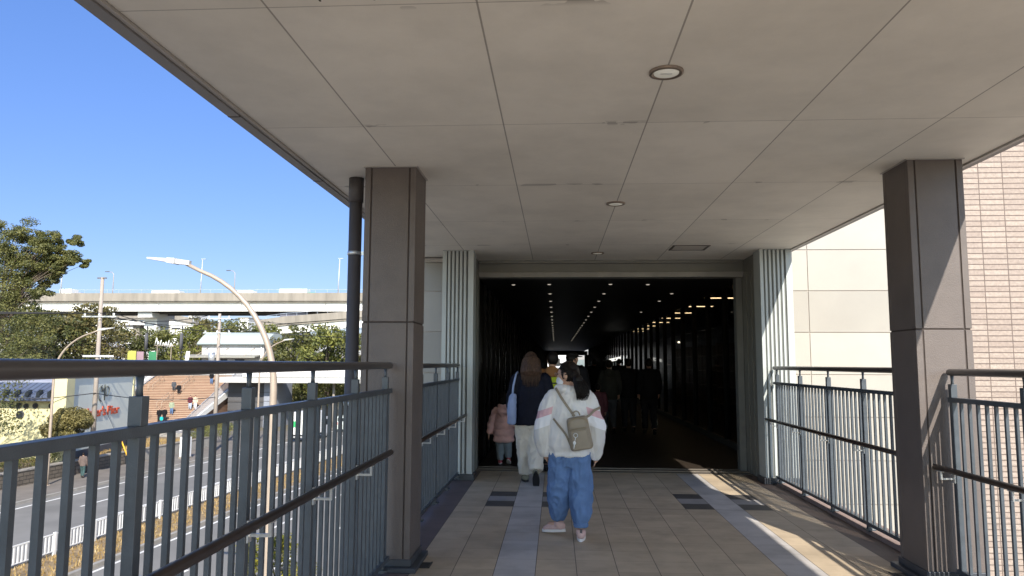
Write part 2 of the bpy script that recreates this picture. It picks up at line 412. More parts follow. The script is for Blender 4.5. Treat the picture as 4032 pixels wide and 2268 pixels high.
# canopy: soffit, fascias, roof
cn = empty('canopy', (0, 0, 3.0), 'flat beige panelled canopy roof over the tiled walkway', 'canopy')
mb = MB(); mb.box(-1.87, 3.05, -1.8, 10.7, 3.0, 3.06); mb.build('soffit', M_ceil, cn)
mb = MB(); mb.box(-1.95, 3.11, -1.85, 10.68, 3.065, 3.24); mb.build('roof_slab', M_fascia, cn)
mb = MB(); mb.box(-1.897, -1.874, -1.8, 10.66, 2.985, 3.06); mb.box(3.054, 3.078, -1.8, 10.66, 2.985, 3.06); mb.build('edge_lip', M_lip, cn)
mb = MB(); mb.box(-1.97, -1.90, -1.85, 10.7, 2.975, 3.27); mb.build('fascia', M_fascia, cn)
mb = MB(); mb.box(3.082, 3.13, -1.85, 10.7, 2.99, 3.27); mb.build('fascia', M_fascia, cn)
for i in (7,8,9,10,11): mb = MB(); mb.box(-1.972, -1.899, -8.4+1.575*i, -8.392+1.575*i, 2.973, 3.272); mb.build('fascia_joint', M_groove, cn)
mb = MB(); rr = random.Random(4)
for k in range(12):
    x = -.95+.18*k+rr.uniform(-.05,.05); y = 2.92-.05+rr.choice((0,.0,-.06))+.01*k*0
    mb = MB(); mb.ell((x,y,3.0),(.006,.009,.003),6,4); mb.build('screw_head', M_groove, cn)
# downlights
def downlight(x, y, label):
    e = empty('downlight', (x,y,3.0), label, 'ceiling light', 'round recessed lights in the walkway ceiling')
    mb = MB()
    for r0, r1, z0, z1 in ((.088,.074,2.992,2.990),):
        n = 32; vs = []
        for r, z in ((r0,3.0),(r0,2.988),(r1,2.984),(r1-.008,3.0)):
            vs += [(x+r*math.cos(2*PI*k/n), y+r*math.sin(2*PI*k/n), z) for k in range(n)]
        mb.add(vs, [(j*n+k, j*n+(k+1)%n, (j+1)*n+(k+1)%n, (j+1)*n+k) for j in range(3) for k in range(n)], True)
    mb.build('trim_ring', M('trim_bronze', (.24,.19,.15), .35, metal=.6), e)
    mb = MB(); mb.loft([(x,y,2.9895,.064,.064),(x,y,2.9990,.066,.066)], 28); mb.build('lens', glow_mat('frosted_lens', (1,.92,.70), .07), e)
    mb = MB(); mb.box(x-.03,x+.03,y-.004,y+.004,2.986,2.990); mb.build('lamp_clip', M_chrome, e)
downlight(.572, 3.695, 'largest round downlight in the ceiling, nearest the top edge of the photo')
downlight(.565, 6.82, 'middle round downlight in the walkway ceiling, between the two pillars')
downlight(.572, 9.93, 'smallest round downlight in the ceiling, just above the entrance header')
e = empty('access_hatch', (1.7, 9.5, 3.0), 'square dark framed access hatch in the ceiling near the entrance', 'hatch')
mb = MB()
for a in ((1.49,1.96,9.32,9.345),(1.49,1.96,9.70,9.725),(1.49,1.52,9.345,9.70),(1.93,1.96,9.345,9.70)): mb.box(*a, 2.994, 3.0)
mb.build('hatch_frame', M('hatch_bronze', (.10,.08,.065), .4), e)
mb = MB(); mb.box(1.524,1.926,9.349,9.696,2.997,3.0); mb.build('hatch_panel', M('hatch_panel', (.56,.51,.45), .6, var=.05), e)

# pillars
def pillar(x0, x1, y0, y1, label, zs):
    e = empty('pillar', ((x0+x1)/2, (y0+y1)/2, 0), label, 'pillar', 'brown panelled pillars of the walkway')
    g = .011; d = .008
    mb = MB(); mb.box(x0+d, x1-d, y0+d, y1-d, 0, 3.0); mb.build('core', M_groove, e)
    xs = [x0, x0+.045, x1-.045, x1]; ys = [y0, y0+.045, y1-.045, y1]
    mb = MB()
    for (za, zb) in ((.0, zs), (zs+.012, 2.993)):
        # corner posts and face panels of each tier, with a groove between
        for cx in ((xs[0], xs[1]), (xs[2], xs[3])):
            for cy in ((ys[0], ys[1]), (ys[2], ys[3])): mb.bbox(cx[0], cx[1], cy[0], cy[1], za, zb, .003)
        mb.bbox(xs[1]+g, xs[2]-g, y0+.001, y0+.03, za, zb, .003); mb.bbox(xs[1]+g, xs[2]-g, y1-.03, y1-.001, za, zb, .003)
        mb.bbox(x0+.001, x0+.03, ys[1]+.002, ys[2]-.002, za, zb, .002); mb.bbox(x1-.03, x1-.001, ys[1]+.002, ys[2]-.002, za, zb, .002)
    mb.build('cladding', M_pil, e)
    mb = MB(); mb.bbox(x0-.055, x1+.055, y0-.055, y1+.055, 0, .035, .006); mb.bbox(x0-.012, x1+.012, y0-.012, y1+.012, .035, .085, .004); mb.build('base_trim', M_base, e)
    mb = MB(); mb.box(x0-.012, x1+.012, y0-.012, y1+.012, 2.993, 2.9995); mb.build('top_trim', M_lip, e)
pillar(-1.455, -1.06, 5.45, 5.87, 'brown panelled pillar in shade on the left, beside the round drainpipe', 1.80)
pillar(2.565, 2.955, 5.41, 5.82, 'brown panelled pillar on the right, its front face half in sunshine', 1.75)
# downpipe
e = empty('drainpipe', (-1.62, 5.80, -.6), 'dark grey round drainpipe running up beside the left pillar', 'drainpipe')
mb = MB(); mb.tube([(-1.62,5.8,-6.4),(-1.62,5.8,2.99)], .052, 20); mb.build('pipe', M_pipe, e)
mb = MB(); mb.tube([(-1.62,5.8,2.80),(-1.62,5.8,2.998)], .060, 20); mb.build('socket', M_pipe, e)
for z in (2.38, 1.18, -.2):
    mb = MB(); mb.tube([(-1.62,5.8,z-.014),(-1.62,5.8,z+.014)], .0575, 20); mb.box(-1.565,-1.452,5.79,5.81,z-.014,z+.014); mb.box(-1.46,-1.45,5.77,5.83,z-.03,z+.03)
    mb.build('pipe_bracket', M_chrome, e)
# drains by the pillars
for x, y, lb in ((-1.02,5.62,'small dark floor drain beside the base of the left pillar'),(2.50,5.60,'small dark floor drain beside the base of the right pillar')):
    e = empty('floor_drain', (x,y,0), lb, 'drain')
    mb = MB(); s = -1 if x < 0 else 1
    for k in range(7): mb.box(x-.08,x+.08,y-.07+k*.02,y-.06+k*.02,.001,.006)
    mb.box(x-.09,x-.08,y-.08,y+.08,.001,.008); mb.box(x+.08,x+.09,y-.08,y+.08,.001,.008); mb.build('grate', M_drain, e)
    mb = MB(); mb.box(x-.08,x+.08,y-.08,y+.08,.0005,.0025); mb.build('drain_well', M_black, e)

# ------------------------------------------------------------------ railings
def railing(label, x, ya, yb, posts, zr, zm, handx, handz, hy0, hy1, inward, endcap=None):
    e = empty('railing', (x, (ya+yb)/2, 0), label, 'railing', 'blue grey metal railings along the walkway')
    # top rail tube with a rounded end
    mb = MB(); r = .0245
    pts = []; rads = []
    for t, q in ((0,.3),(.004,.65),(.012,.9),(.024,1)): pts.append((x, ya+t, zr)); rads.append(r*q)
    for t, q in ((.024,1),(.012,.9),(.004,.65),(0,.3)): pts.append((x, yb-t, zr)); rads.append(r*q)
    mb.tube(pts, rads, 20); mb.build('top_rail', M_rail, e)
    mb = MB(); mb.bbox(x-.021, x+.021, ya+.01, yb-.01, zm-.016, zm+.016, .002); mb.build('middle_rail', M_fence, e)
    mb = MB(); mb.bbox(x-.021, x+.021, ya+.01, yb-.01, .085, .115, .002); mb.build('bottom_rail', M_fence, e)
    for py in posts:
        mb = MB()
        mb.bbox(x-.018, x+.018, py-.019, py+.019, .03, zm-.016, .002)
        mb.bbox(x-.021, x+.021, py-.02, py+.02, zm+.016, zr-.082, .002)
        mb.bbox(x-.045, x+.045, py-.04, py+.04, .045, .058, .003)
        p = mb.build('post', M_fence, e)
        mb = MB(); mb.tube([(x,py,zr-.085),(x,py,zr-.06),(x,py,zr-.02)], [.011,.009,.012], 12); mb.build('rail_pin', M_fence, p)
    ps = sorted([ya-.02]+posts+[yb+.02])
    for a, b2 in zip(ps[:-1], ps[1:]):
        mb = MB(); n = max(1, round((b2-a)/.1))
        if b2-a < .12: continue
        for k in range(1, n):
            yy = a+(b2-a)*k/n
            mb.box(x-.0095, x+.0095, yy-.0095, yy+.0095, .115, zm-.016)
        if mb.v: mb.build('baluster_panel', M_fence, e)
    # lower hand grip and its brackets
    mb = MB(); r = .02; pts = []; rads = []
    for t, q in ((0,.3),(.004,.7),(.014,1)): pts.append((handx, hy0+t, handz)); rads.append(r*q)
    for t, q in ((.014,1),(.004,.7),(0,.3)): pts.append((handx, hy1-t, handz)); rads.append(r*q)
    mb.tube(pts, rads, 18); hr = mb.build('handrail', M_rail2, e)
    for py in posts:
        if not hy0+.02 < py < hy1-.01: continue
        mb = MB(); s = inward; xi = x+s*.02
        mb.box(xi, xi+s*.008, py-.016, py+.016, handz-.10, handz-.015)
        mb.box(xi+s*.008, handx+s*.006, py-.007, py+.007, handz-.078, handz-.066)
        mb.box(handx-s*.006, handx+s*.006, py-.007, py+.007, handz-.066, handz-.015)
        mb.box(handx-.012, handx+.012, py-.03, py+.03, handz-.0235, handz-.0175)
        mb.build('bracket', M_chrome, hr)
railing('long blue grey railing on the left above the road, ending at the pillar', -1.225, -3.0, 5.43, [2.12-.8*k for k in range(6,0,-1)]+[2.12,2.90,3.68,4.48,5.28], 1.482, 1.298, -1.115, .90, -3, 5.02, 1)
railing('short blue grey railing between the left pillar and the left fluted column', -1.27, 5.90, 9.60, [6.06,6.93,7.80,8.67,9.52], 1.475, 1.29, -1.17, .83, 5.95, 9.66, 1)
railing('sunlit railing at the far right edge of the photo, in front of the tiled wall', 2.76, -3.0, 5.385, [5.34-.8*k for k in range(10,0,-1)]+[5.34], 1.452, 1.262, 2.65, .795, -3, 5.60, -1)
railing('sunlit railing between the right pillar and the right fluted column', 2.78, 5.84, 9.62, [6.04,6.89,7.75,8.62,9.49], 1.458, 1.268, 2.68, .81, 5.86, 9.82, -1)

# ================================================================== entrance building
bd = empty('entrance_building', (.8, 10.6, GZ), 'pale panelled building with a wide dark entrance at the end of the walkway', 'building')
def fluted(x0, x1, y0, y1):
    mb = MB(); w = x1-x0; d = .022
    mb.box(x0, x1, y0+d, y1, -.0, 3.0-.002)
    a = x0+w*.26 if x0 < 0 else x0+w*.13; b2 = x1-w*.18 if x0 < 0 else x1-w*.22
    if x0 < 0: a = x0+w*.16; b2 = x1-w*.2
    mb.box(x0, a-.012, y0, y0+d, .08, 2.998); mb.box(b2+.012, x1, y0, y0+d, .08, 2.998)
    n = 5; st = (b2-a)/n
    for k in range(n):
        xa = a+st*k+.004; xb = xa+st-.016
        mb.prism([(xa,y0+d),(xa+.006,y0),(xb-.006,y0),(xb,y0+d)], 'z', .08, 2.998)
    o = mb.build('fluted_column', M_flute, bd)
    mb = MB(); mb.bbox(x0-.03, x1+.03, y0-.03, y1-.01, .0, .075, .005); mb.build('column_base', M_base, o)
    mb = MB(); mb.box(x0+.004, x1-.004, y0+d-.0015, y0+d-.0005, .08, 2.99); mb.build('flute_shadow_gap', M('flute_gap', (.12,.125,.12), .7), o)
fluted(-1.50, -1.085, 9.64, 9.95)
fluted(2.655, 3.065, 9.66, 9.97)
for s_ in (0, 1):   # return walls between columns and door frame
    mb = MB()
    if s_: mb.box(2.70,3.065,9.975,10.74,0,2.999)
    else: mb.box(-1.50,-1.13,9.955,10.74,0,2.999)
    for k in range(3):
        if s_: mb.box(2.688,2.70,10.02+.25*k,10.22+.25*k,.02,2.80)
        else: mb.box(-1.13,-1.118,10.0+.25*k,10.2+.25*k,.02,2.80)
    mb.build('reveal', M_head, bd)
mb = MB(); mb.box(-1.13,2.70,10.70,10.9,2.83,2.9995); mb.box(-1.118,2.688,10.62,10.70,2.955,2.999); mb.build('header', M_head, bd)
mb = MB(); mb.bbox(-1.13,2.70,10.66,10.92,2.755,2.829,.004); mb.build('header_trim', M('header_trim', (.25,.245,.23), .5), bd)
mb = MB(); mb.box(-1.17,-1.135,10.745,10.9,0,2.752); mb.build('door_frame', M('door_frame', (.14,.145,.14), .5), bd); mb = MB(); mb.box(2.60,2.69,10.745,10.9,0,2.752); mb.build('door_frame', M('door_frame', (.14,.145,.14), .5), bd)
mb = MB()
mb.box(-1.12,2.69,10.452,10.60,-.2,.006); mb.box(-1.12,2.69,10.604,10.66,-.2,.018); mb.box(-1.12,2.69,10.664,10.80,-.2,.010); mb.box(-1.12,2.69,10.804,10.86,-.2,.020)
mb.build('threshold', M_thr, bd)
# outer wall panels
def panelwall(x0, x1, y, z0, z1, edge):
    mb = MB(); mb.box(x0, x1, y, y+.4, z0, z1)
    j = mb.build('wall_backing', M_joint, bd)
    mb = MB(); zj = [z0]+[2.512-.572*k for k in range(15,-1,-1)]+[3.082, 3.65, 4.22, 4.8, 5.4]
    zj = sorted(z for z in zj if z0 <= z <= z1)+[z1]
    xj = [x0]+[q for q in edge if x0 < q < x1]+[x1]
    for a, b2 in zip(zj[:-1], zj[1:]):
        if b2-a < .05: continue
        for c, d2 in zip(xj[:-1], xj[1:]):
            mb.bbox(c+.004, d2-.004, y-.012, y+.002, a+.005, b2-.005, .003)
    mb.build('wall_panel', M_panel, bd)
panelwall(3.07, 6.0, 10.3, GZ, 7.0, [3.47, 5.27])
panelwall(-1.90, -1.505, 10.3, GZ, 2.93, [])
mb = MB(); mb.box(-1.93,-1.50,10.26,10.9,2.93,2.985); mb.build('coping', M_lip, bd)
mb = MB(); mb.box(-1.90,-1.51,10.705,60,GZ,2.9); mb.build('side_wall', M_panel, bd)
mb = MB(); mb.box(-1.90,6.0,10.92,79.8,3.15,3.6); mb.box(3.07,6.0,10.702,10.91,2.95,7.0); mb.build('roof', M_head, bd)
br = empty('tiled_building', (8, 10.3, GZ), 'building clad in small pink textured wall tiles at the right edge', 'building')
mb = MB(); mb.box(5.27, 16, 10.22, 16, GZ, 9.5); mb.build('tiled_wall', M_brick, br)
mb = MB(); mb.box(5.25, 16.1, 10.2, 16.1, 9.5, 9.7); mb.build('parapet_cap', M_lip, br)

# corridor inside
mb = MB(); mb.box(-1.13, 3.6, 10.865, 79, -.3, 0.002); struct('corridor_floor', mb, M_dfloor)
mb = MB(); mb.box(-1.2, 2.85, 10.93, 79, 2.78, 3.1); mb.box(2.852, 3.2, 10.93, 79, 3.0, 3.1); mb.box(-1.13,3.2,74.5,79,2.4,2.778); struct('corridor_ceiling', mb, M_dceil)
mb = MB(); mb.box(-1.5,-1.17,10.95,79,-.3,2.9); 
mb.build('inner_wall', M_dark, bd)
mb = MB(); y = 12.0
while y < 78: mb.box(-1.168,-1.13,y,y+.07,0,2.78); mb.box(-1.168,-1.14,y+.9,y+.96,0,2.78); y += 1.9
mb.build('wall_rib', M_mull, bd)
gw = empty('glass_partition', (3.2, 11, 0), 'dark glass partition with vertical mullions along the right of the dim corridor', 'partition')
mgl, ntg, bgl = nodes('dark_glass'); bgl.inputs['Base Color'].default_value = (.01,.01,.012,1); bgl.inputs['Roughness'].default_value = .03; bgl.inputs['Alpha'].default_value = .45
n_ = ntg.nodes.new('ShaderNodeTexNoise'); n_.inputs['Scale'].default_value = 1.5; bp_ = ntg.nodes.new('ShaderNodeBump'); bp_.inputs['Strength'].default_value = .02; ntg.links.new(n_.outputs[0], bp_.inputs['Height']); ntg.links.new(bp_.outputs[0], bgl.inputs['Normal'])
mb = MB(); mb.box(3.2, 3.21, 10.95, 74, .12, 2.99); mb.build('glass_pane', mgl, gw)
mb = MB(); mb.box(3.15, 3.26, 10.95, 74, .002, .12); mb.build('sill', M('sill_grey', (.09,.085,.08), .5), gw)
y = 11.0; k = 0
while y < 73 and k < 40:
    mb = MB(); mb.box(3.15, 3.26, y, y+.06, .12, 2.99); mb.build('mullion', M_mull, gw); y += 1.55; k += 1
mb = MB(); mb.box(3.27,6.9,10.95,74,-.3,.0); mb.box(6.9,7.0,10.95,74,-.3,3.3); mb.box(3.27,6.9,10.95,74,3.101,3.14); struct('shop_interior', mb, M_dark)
# end of the corridor: lit opening and what stands beyond
mb = MB(); mb.box(-1.13,-.80,74.5,75,0.002,2.4); mb.box(2.9,3.6,74.5,75,0.002,2.4); mb.build('end_wall', M_dark, bd)
mb = MB(); mb.box(-12, 14, 79, 120, -.3, -.02); struct('far_plaza', mb, M_side)
o = empty('far_building', (0, 100, -.02), 'sunlit white building seen through the far end of the dark corridor', 'building')
mb = MB(); mb.box(-9, 1.6, 100, 106, -.02, 9); mb.build('wall', M_white, o)
mb = MB()
for k in range(5): mb.box(-8+1.9*k, -7+1.9*k, 99.97, 100.02, 1.2, 2.2)
mb.build('window', M_glass, o)

# corridor lights
M_dl = glow_mat('cool_downlight_glow', (1,.88,.72), .28); M_wl = glow_mat('warm_shop_glow', (1,.72,.38), 2.6)
lt = None
def clight(x, y, label):
    global lt
    if lt is None:
        lt = empty('corridor_downlight', (x,y,2.78), label, 'ceiling light', 'small lit downlights in the dark corridor ceiling')
        mb = MB(); mb.loft([(x,y,2.766,.020,.020),(x,y,2.771,.030,.030),(x,y,2.779,.030,.030)], 16); mb.build('lens', M_dl, lt)
        mb = MB(); n=16; vs=[]
        for r,z in ((.043,2.78),(.043,2.772),(.031,2.772),(.031,2.78)): vs += [(x+r*math.cos(2*PI*q/n), y+r*math.sin(2*PI*q/n), z) for q in range(n)]
        mb.add(vs, [(j*n+q, j*n+(q+1)%n, (j+1)*n+(q+1)%n, (j+1)*n+q) for j in range(3) for q in range(n)]); mb.build('trim_ring', M_mull, lt); return lt
    c = copy_tree(lt); c.location = (x,y,2.78); c['label'] = label; return c
for x in (-.68, 1.48): clight(x, 11.85, 'bright corridor downlight above the %s side of the entrance' % ('left' if x < 0 else 'right'))
for k in range(19):
    for x, sd_ in ((-.1,'left'),(.88,'right')):
        clight(x, 11.8+1.6*k, 'downlight in the %s of the two receding rows on the dark corridor ceiling' % sd_)
for y in (13.4, 15.0, 18.2):
    c = clight(2.1, y, 'dim downlight on the right of the corridor ceiling, near the glass')
for k in range(9):
    y = 14.0+2.4*k
    o = empty('shop_light', (3.66, y, 3.0), 'warm rectangular shop ceiling light behind the glass partition', 'ceiling light', 'warm shop lights in a row behind the glass')
    mb = MB(); mb.box(3.36,3.98,y-.10,y+.10,2.96,3.0); mb.build('housing', M_mull, o)
    mb = MB(); mb.box(3.38,3.96,y-.08,y+.08,2.954,2.959); mb.build('diffuser', M_wl, o)
rr = random.Random(21)
for k in range(12):
    x, y, z = rr.uniform(3.6,6.4), rr.uniform(13,30), rr.uniform(1.2,2.9)
    o = empty('spot_lamp', (x,y,z), 'tiny shop spot lamp shining behind the dark glass partition', 'lamp', 'tiny shop lamps behind the glass')
    mb = MB(); mb.tube([(x,y,z),(x,y-.10,z-.05)], [.03,.045], 10); mb.build('lamp_body', M_mull, o)
    mb = MB(); mb.ell((x,y-.105,z-.052),(.035,.012,.03),10,6); mb.build('bulb', glow_mat('spot_glow', (1,.85,.6), 4.0) if 'spot_glow' not in MAT else MAT['spot_glow'], o)
for k in range(7):
    y = 13.2+2.6*k; o = empty('display_shelf', (4.9,y,0), 'dim shop display shelf behind the dark glass partition', 'shelf', 'shop shelves behind the glass')
    mb = MB(); mb.box(4.5,5.3,y,y+.04,0,2.1); mb.build('back_panel', M('shelf_brown', (.10,.075,.055), .6, var=.3, scale=6), o)
    for j in range(4): mb = MB(); mb.box(4.5,5.3,y-.3,y-.001,.4+.45*j,.43+.45*j); mb.build('shelf', M('shelf_edge', (.22,.19,.15), .5), o)
o = empty('hanging_sign', (1.95, 30, 2.0), 'small lit white sign hanging in the dark corridor', 'sign')
mb = MB(); mb.prism([(2.15,1.58),(2.62,1.68),(2.62,1.80),(2.15,1.70)], 'y', 30, 30.06); mb.build('sign_face', glow_mat('sign_glow', (1,.98,.9), .45), o)
mb = MB(); mb.box(2.2,2.21,30.02,30.04,1.71,2.78); mb.box(2.55,2.56,30.02,30.04,1.79,2.78); mb.build('hanger', M_mull, o)
mb = MB(); mb.ell((2.4,29.995,1.69),(.03,.006,.03),10,6); mb.build('sign_symbol', M_black, o)
# ================================================================== the street below
A4 = RAD(4.0); CA, SA = math.cos(A4), math.sin(A4)
def W(u, v, z=0): return Vector((u*CA+v*SA, -u*SA+v*CA, z))
AX = (CA, -SA); AY = (SA, CA)
def strip(mb, u0, u1, v0, v1, z0, z1, seg=1):
    for k in range(seg):
        a = v0+(v1-v0)*k/seg; b = v0+(v1-v0)*(k+1)/seg
        c = W((u0+u1)/2, (a+b)/2); mb.obox((c.x,c.y), AX, AY, abs(u1-u0)/2, abs(b-a)/2, z0, z1)
mb = MB(); mb.box(-2500, 2500, -400, 4500, GZ-2, GZ-.012); struct('ground', mb, M_ground)
mb = MB(); strip(mb, -32.9, -23.0, -60, 420, GZ-.3, GZ); strip(mb, -19.9+.0, -9.3, -60, 420, GZ-.3, GZ); struct('road', mb, M_asph)
mb = MB(); strip(mb, -9.2, -2.5, -60, 420, GZ-.3, GZ+.13); strip(mb, -37.0, -33.1, -60, 66.5, GZ-.3, GZ+.14); strip(mb, -46.5, -33.1, 66.5, 82, GZ-.3, GZ+.14); strip(mb, -37.0, -33.1, 82, 420, GZ-.3, GZ+.14); struct('sidewalk', mb, M_side)
mb = MB()
for u in (-33.1, -9.3, -23.0, -20.1): strip(mb, u, u+.2, -60, 420, GZ-.3, GZ+.15)
struct('kerb', mb, M_kerb)
mb = MB(); strip(mb, -22.8, -20.1, -60, 420, GZ-.3, GZ+.12); o = struct('median_strip', mb, M_grass)
mb = MB(); strip(mb, -2.5, 60, -60, 420, GZ-.3, GZ+.10); struct('forecourt', mb, M_asph2)
mb = MB()
z0, z1 = GZ+.001, GZ+.005
strip(mb, -32.15, -32.0, -60, 420, z0, z1); strip(mb, -19.68, -19.53, -60, 420, z0, z1); strip(mb, -9.9, -9.75, -60, 420, z0, z1)
for u in (-29.12, -25.92, -16.2, -13.0):
    ph = {-29.12:33.5, -25.92:29.7, -16.2:27.6, -13.0:30}[u]
    for k in range(-4, 34): strip(mb, u-.075, u+.075, ph-.0+10*k-5+.0, ph+10*k, z0, z1)
struct('road_markings', mb, M_line)
# grass tufts on the median (uncountable)
rr = random.Random(3); mb = MB()
for i in range(9000):
    v = 14+rr.random()**1.6*95; u = rr.uniform(-22.6, -20.2); p = W(u, v, GZ+.12); h = rr.uniform(.05,.2); a = rr.uniform(0, PI); q = .03
    lx, ly = rr.uniform(-.08,.08), rr.uniform(-.08,.08)
    mb.add([(p.x-q*math.cos(a),p.y-q*math.sin(a),p.z),(p.x+q*math.cos(a),p.y+q*math.sin(a),p.z),(p.x+lx,p.y+ly,p.z+h)],[(0,1,2)])
o = mb.build('dry_grass', leaf_mat('straw', (.30,.20,.075), (.46,.33,.14), 2.0, .15), fix=False); o['kind'] = 'stuff'; tag(o, 'dry straw coloured grass on the median behind the white fence', 'grass')

# white guard fence on the median
gf = empty('median_fence', W(-22.55, 50, GZ), 'long white barred guard fence running along the road median', 'fence')
for k in range(42):
    v0 = 14+2.4*k; mb = MB()
    c = W(-22.55, v0+1.2)
    mb.obox((c.x,c.y), AX, AY, .02, 1.2, GZ+.95, GZ+1.0); mb.obox((c.x,c.y), AX, AY, .015, 1.2, GZ+.28, GZ+.31)
    for j in range(12):
        c = W(-22.55, v0+.1+.2*j); mb.obox((c.x,c.y), AX, AY, .013, .035, GZ+.31, GZ+.95)
    mb.build('fence_panel', M_white, gf)
    mb = MB(); c = W(-22.55, v0); mb.obox((c.x,c.y), AX, AY, .04, .06, GZ+.1, GZ+1.04); mb.build('fence_post', M_white, gf)

# ------------------------------------------------------------------ foliage
def leaves(mb, rr, c, r, n, s, sq=.75):
    for _ in range(n):
        while 1:
            p = Vector((rr.uniform(-1,1), rr.uniform(-1,1), rr.uniform(-1,1)))
            if .12 < p.length < 1: break
        p = p.normalized()*(p.length**sq)
        q = Vector((c[0]+p.x*r[0], c[1]+p.y*r[1], c[2]+p.z*r[2]))
        nrm = (p+Vector((rr.uniform(-1,1), rr.uniform(-1,1), rr.uniform(-.3,1.4)))).normalized()
        a = nrm.orthogonal().normalized(); a = Matrix.Rotation(rr.uniform(0,2*PI), 3, nrm) @ a; b = nrm.cross(a)
        l = s*rr.uniform(.6,1.3); w_ = l*.5
        b_ = len(mb.v)
        mb.v += [tuple(q-a*l*.5), tuple(q+b*w_*.5+nrm*l*.05), tuple(q+a*l*.5), tuple(q-b*w_*.5+nrm*l*.05)]
        mb.f.append([b_,b_+1,b_+2,b_+3]); mb.sm.append(False)
def tree_mesh(seed, h, cr, trunk_h, nclump, nleaf, ls, tr=.16, clumps=None, flat=.62, fill=.8):
    """trunk with limbs to every leaf clump; returns (trunk mesh builder, crown mesh builder) around the origin"""
    rr = random.Random(seed); T = MB(); Cn = MB()
    cl = clumps
    if cl is None:
        cl = []
        for i in range(nclump):
            f = rr.random(); z = trunk_h+(h-trunk_h)*(.08+.88*f)
            env = math.sin(PI*min(1,(.18+.78*f)))**.7
            a = rr.uniform(0, 2*PI); d = cr*env*math.sqrt(rr.random())*.82
            r = cr*rr.uniform(.20,.36)
            cl.append((d*math.cos(a), d*math.sin(a), z, r))
    top = Vector((rr.uniform(-.3,.3), rr.uniform(-.3,.3), h*.72))
    mid = Vector((rr.uniform(-.15,.15)*h*.1, rr.uniform(-.15,.15)*h*.1, h*.35))
    T.tube([(0,0,-.1),(mid*.3).to_tuple()[:2]+(h*.1,), mid, top], [tr*1.5, tr*1.05, tr*.8, tr*.25], 8)
    for (x,y,z,r) in cl:
        f = min(.95, max(.25, z/h-.22)); s_ = mid.lerp(top, f) if f > .3 else mid*(f/.3)
        e_ = Vector((x,y,z)); m_ = s_.lerp(e_, .5)+Vector((0,0,.12*(e_-s_).length))
        T.tube([s_, m_, e_], [tr*.30, tr*.16, tr*.04], 5)
        sub = 8
        for k in range(sub):
            o_ = Vector((rr.uniform(-1,1), rr.uniform(-1,1), rr.uniform(-.8,.8)))*r*.85
            leaves(Cn, rr, (x+o_.x, y+o_.y, z+o_.z), (r*.62*rr.uniform(.7,1.3), r*.62*rr.uniform(.7,1.3), r*.6*flat), nleaf//sub, ls)
    return T, Cn
TM = {}
def tree(loc, key, label, kind, sc=1.0, rz=0.0, group=None, cat='tree', lf=0, **kw):
    """first of each key builds meshes, later ones share them"""
    if key not in TM:
        T, Cn = tree_mesh(**kw); TM[key] = (T.mesh('trunk'), Cn.mesh('crown'))
        TM[key][0].materials.append(M_bark); TM[key][1].materials.append(LF[lf])
    e = empty(kind, loc, label, cat, group, rz); e.scale = (sc,sc,sc)
    for nm, me in zip(('trunk','crown'), TM[key]):
        o = bpy.data.objects.new(nm, me); COL.objects.link(o); o.parent = e
    return e
# at(px, D, z): a point at forward distance D on the ray of column px
def ray(px, py, D):
    d = fw*1850+r2*(px-1288)-u2*(py-724.5); t = D/d.y; return d.x*t, 1.5+d.z*t
def col(px, D): return ray(px, 880, D)[0]
K = {}
for i in range(4):
    K['far%d' % i] = dict(seed=20+i, h=13, cr=5.2, trunk_h=2.5, nclump=20, nleaf=260, ls=.42, tr=.22, lf=i % 3)
K['pine'] = dict(seed=41, h=14, cr=4.2, trunk_h=5.5, nclump=15, nleaf=260, ls=.36, tr=.2, lf=1, flat=.4)
K['brown'] = dict(seed=51, h=9, cr=3.8, trunk_h=2, nclump=14, nleaf=110, ls=.30, tr=.16, lf=3)
def ft(px, D, topy, key, label, kind='broadleaf_tree', gz=GZ, rz=None):
    h = ray(px, topy, D)[1]-gz-.9
    k = K[key]; tree((col(px,D), D, gz), key, label, kind, h/k['h'], rz if rz is not None else (px*.37) % 6.28, 'trees beyond the road', **k)
# big tree at the left edge: clumps placed to give its ragged, leaning silhouette
D = 60; bx = col(-10, D)
cl = []
def cp(px, py, r, dy=0):
    x_, z_ = ray(px, py, D); cl.append((x_-bx, dy, z_-GZ, r*1.55))
rr = random.Random(8)
for px, py, r in ((8,566,.55),(25,575,.8),(55,592,.55),(-20,590,.9),(85,600,.45),(95,608,.3),(5,625,.9),(-30,640,1.1),(35,650,.8),(20,690,1.0),(-20,700,1.3),(55,700,.55),
                  (150,598,.45),(168,600,.35),(135,612,.45),(118,632,.55),(140,640,.45),(100,660,.6),(120,668,.55),(90,690,.5),(75,705,.45),(160,672,.35),(178,655,.4),(190,660,.3),(200,664,.2),(185,650,.25),(150,683,.35),(130,700,.4),
                  (108,600,.4),(122,615,.45),(160,625,.4),(172,642,.4),(105,635,.5),(130,655,.5),(165,658,.35),(40,620,.8),(62,640,.6),(15,660,1.0),(45,675,.8),(70,665,.5),(-5,720,1.2),(80,700,.5),(30,740,1.0),(-10,760,1.3),(60,745,.6),(95,725,.45),(110,740,.4),(5,800,1.2),(50,790,.9),(20,850,1.2),(70,840,.9),(90,800,.7),(-25,880,1.3),(40,900,1.0),(85,880,.8)):
    cp(px, py, r, rr.uniform(-1.2,1.2))
K['big'] = dict(seed=61, h=1.5+(915-575)/1850*D-GZ, cr=4, trunk_h=5, nclump=0, nleaf=1300, ls=.17, tr=.26, clumps=cl, lf=0, flat=.6)
tree((bx, D, GZ), 'big', 'tall ragged evergreen tree with a branch leaning right, at the left edge of the photo', 'evergreen_tree', **K['big'])
ft(120, 78, 770, 'far0', 'dense dark green tree left of the concrete utility pole, below the leaning branch')
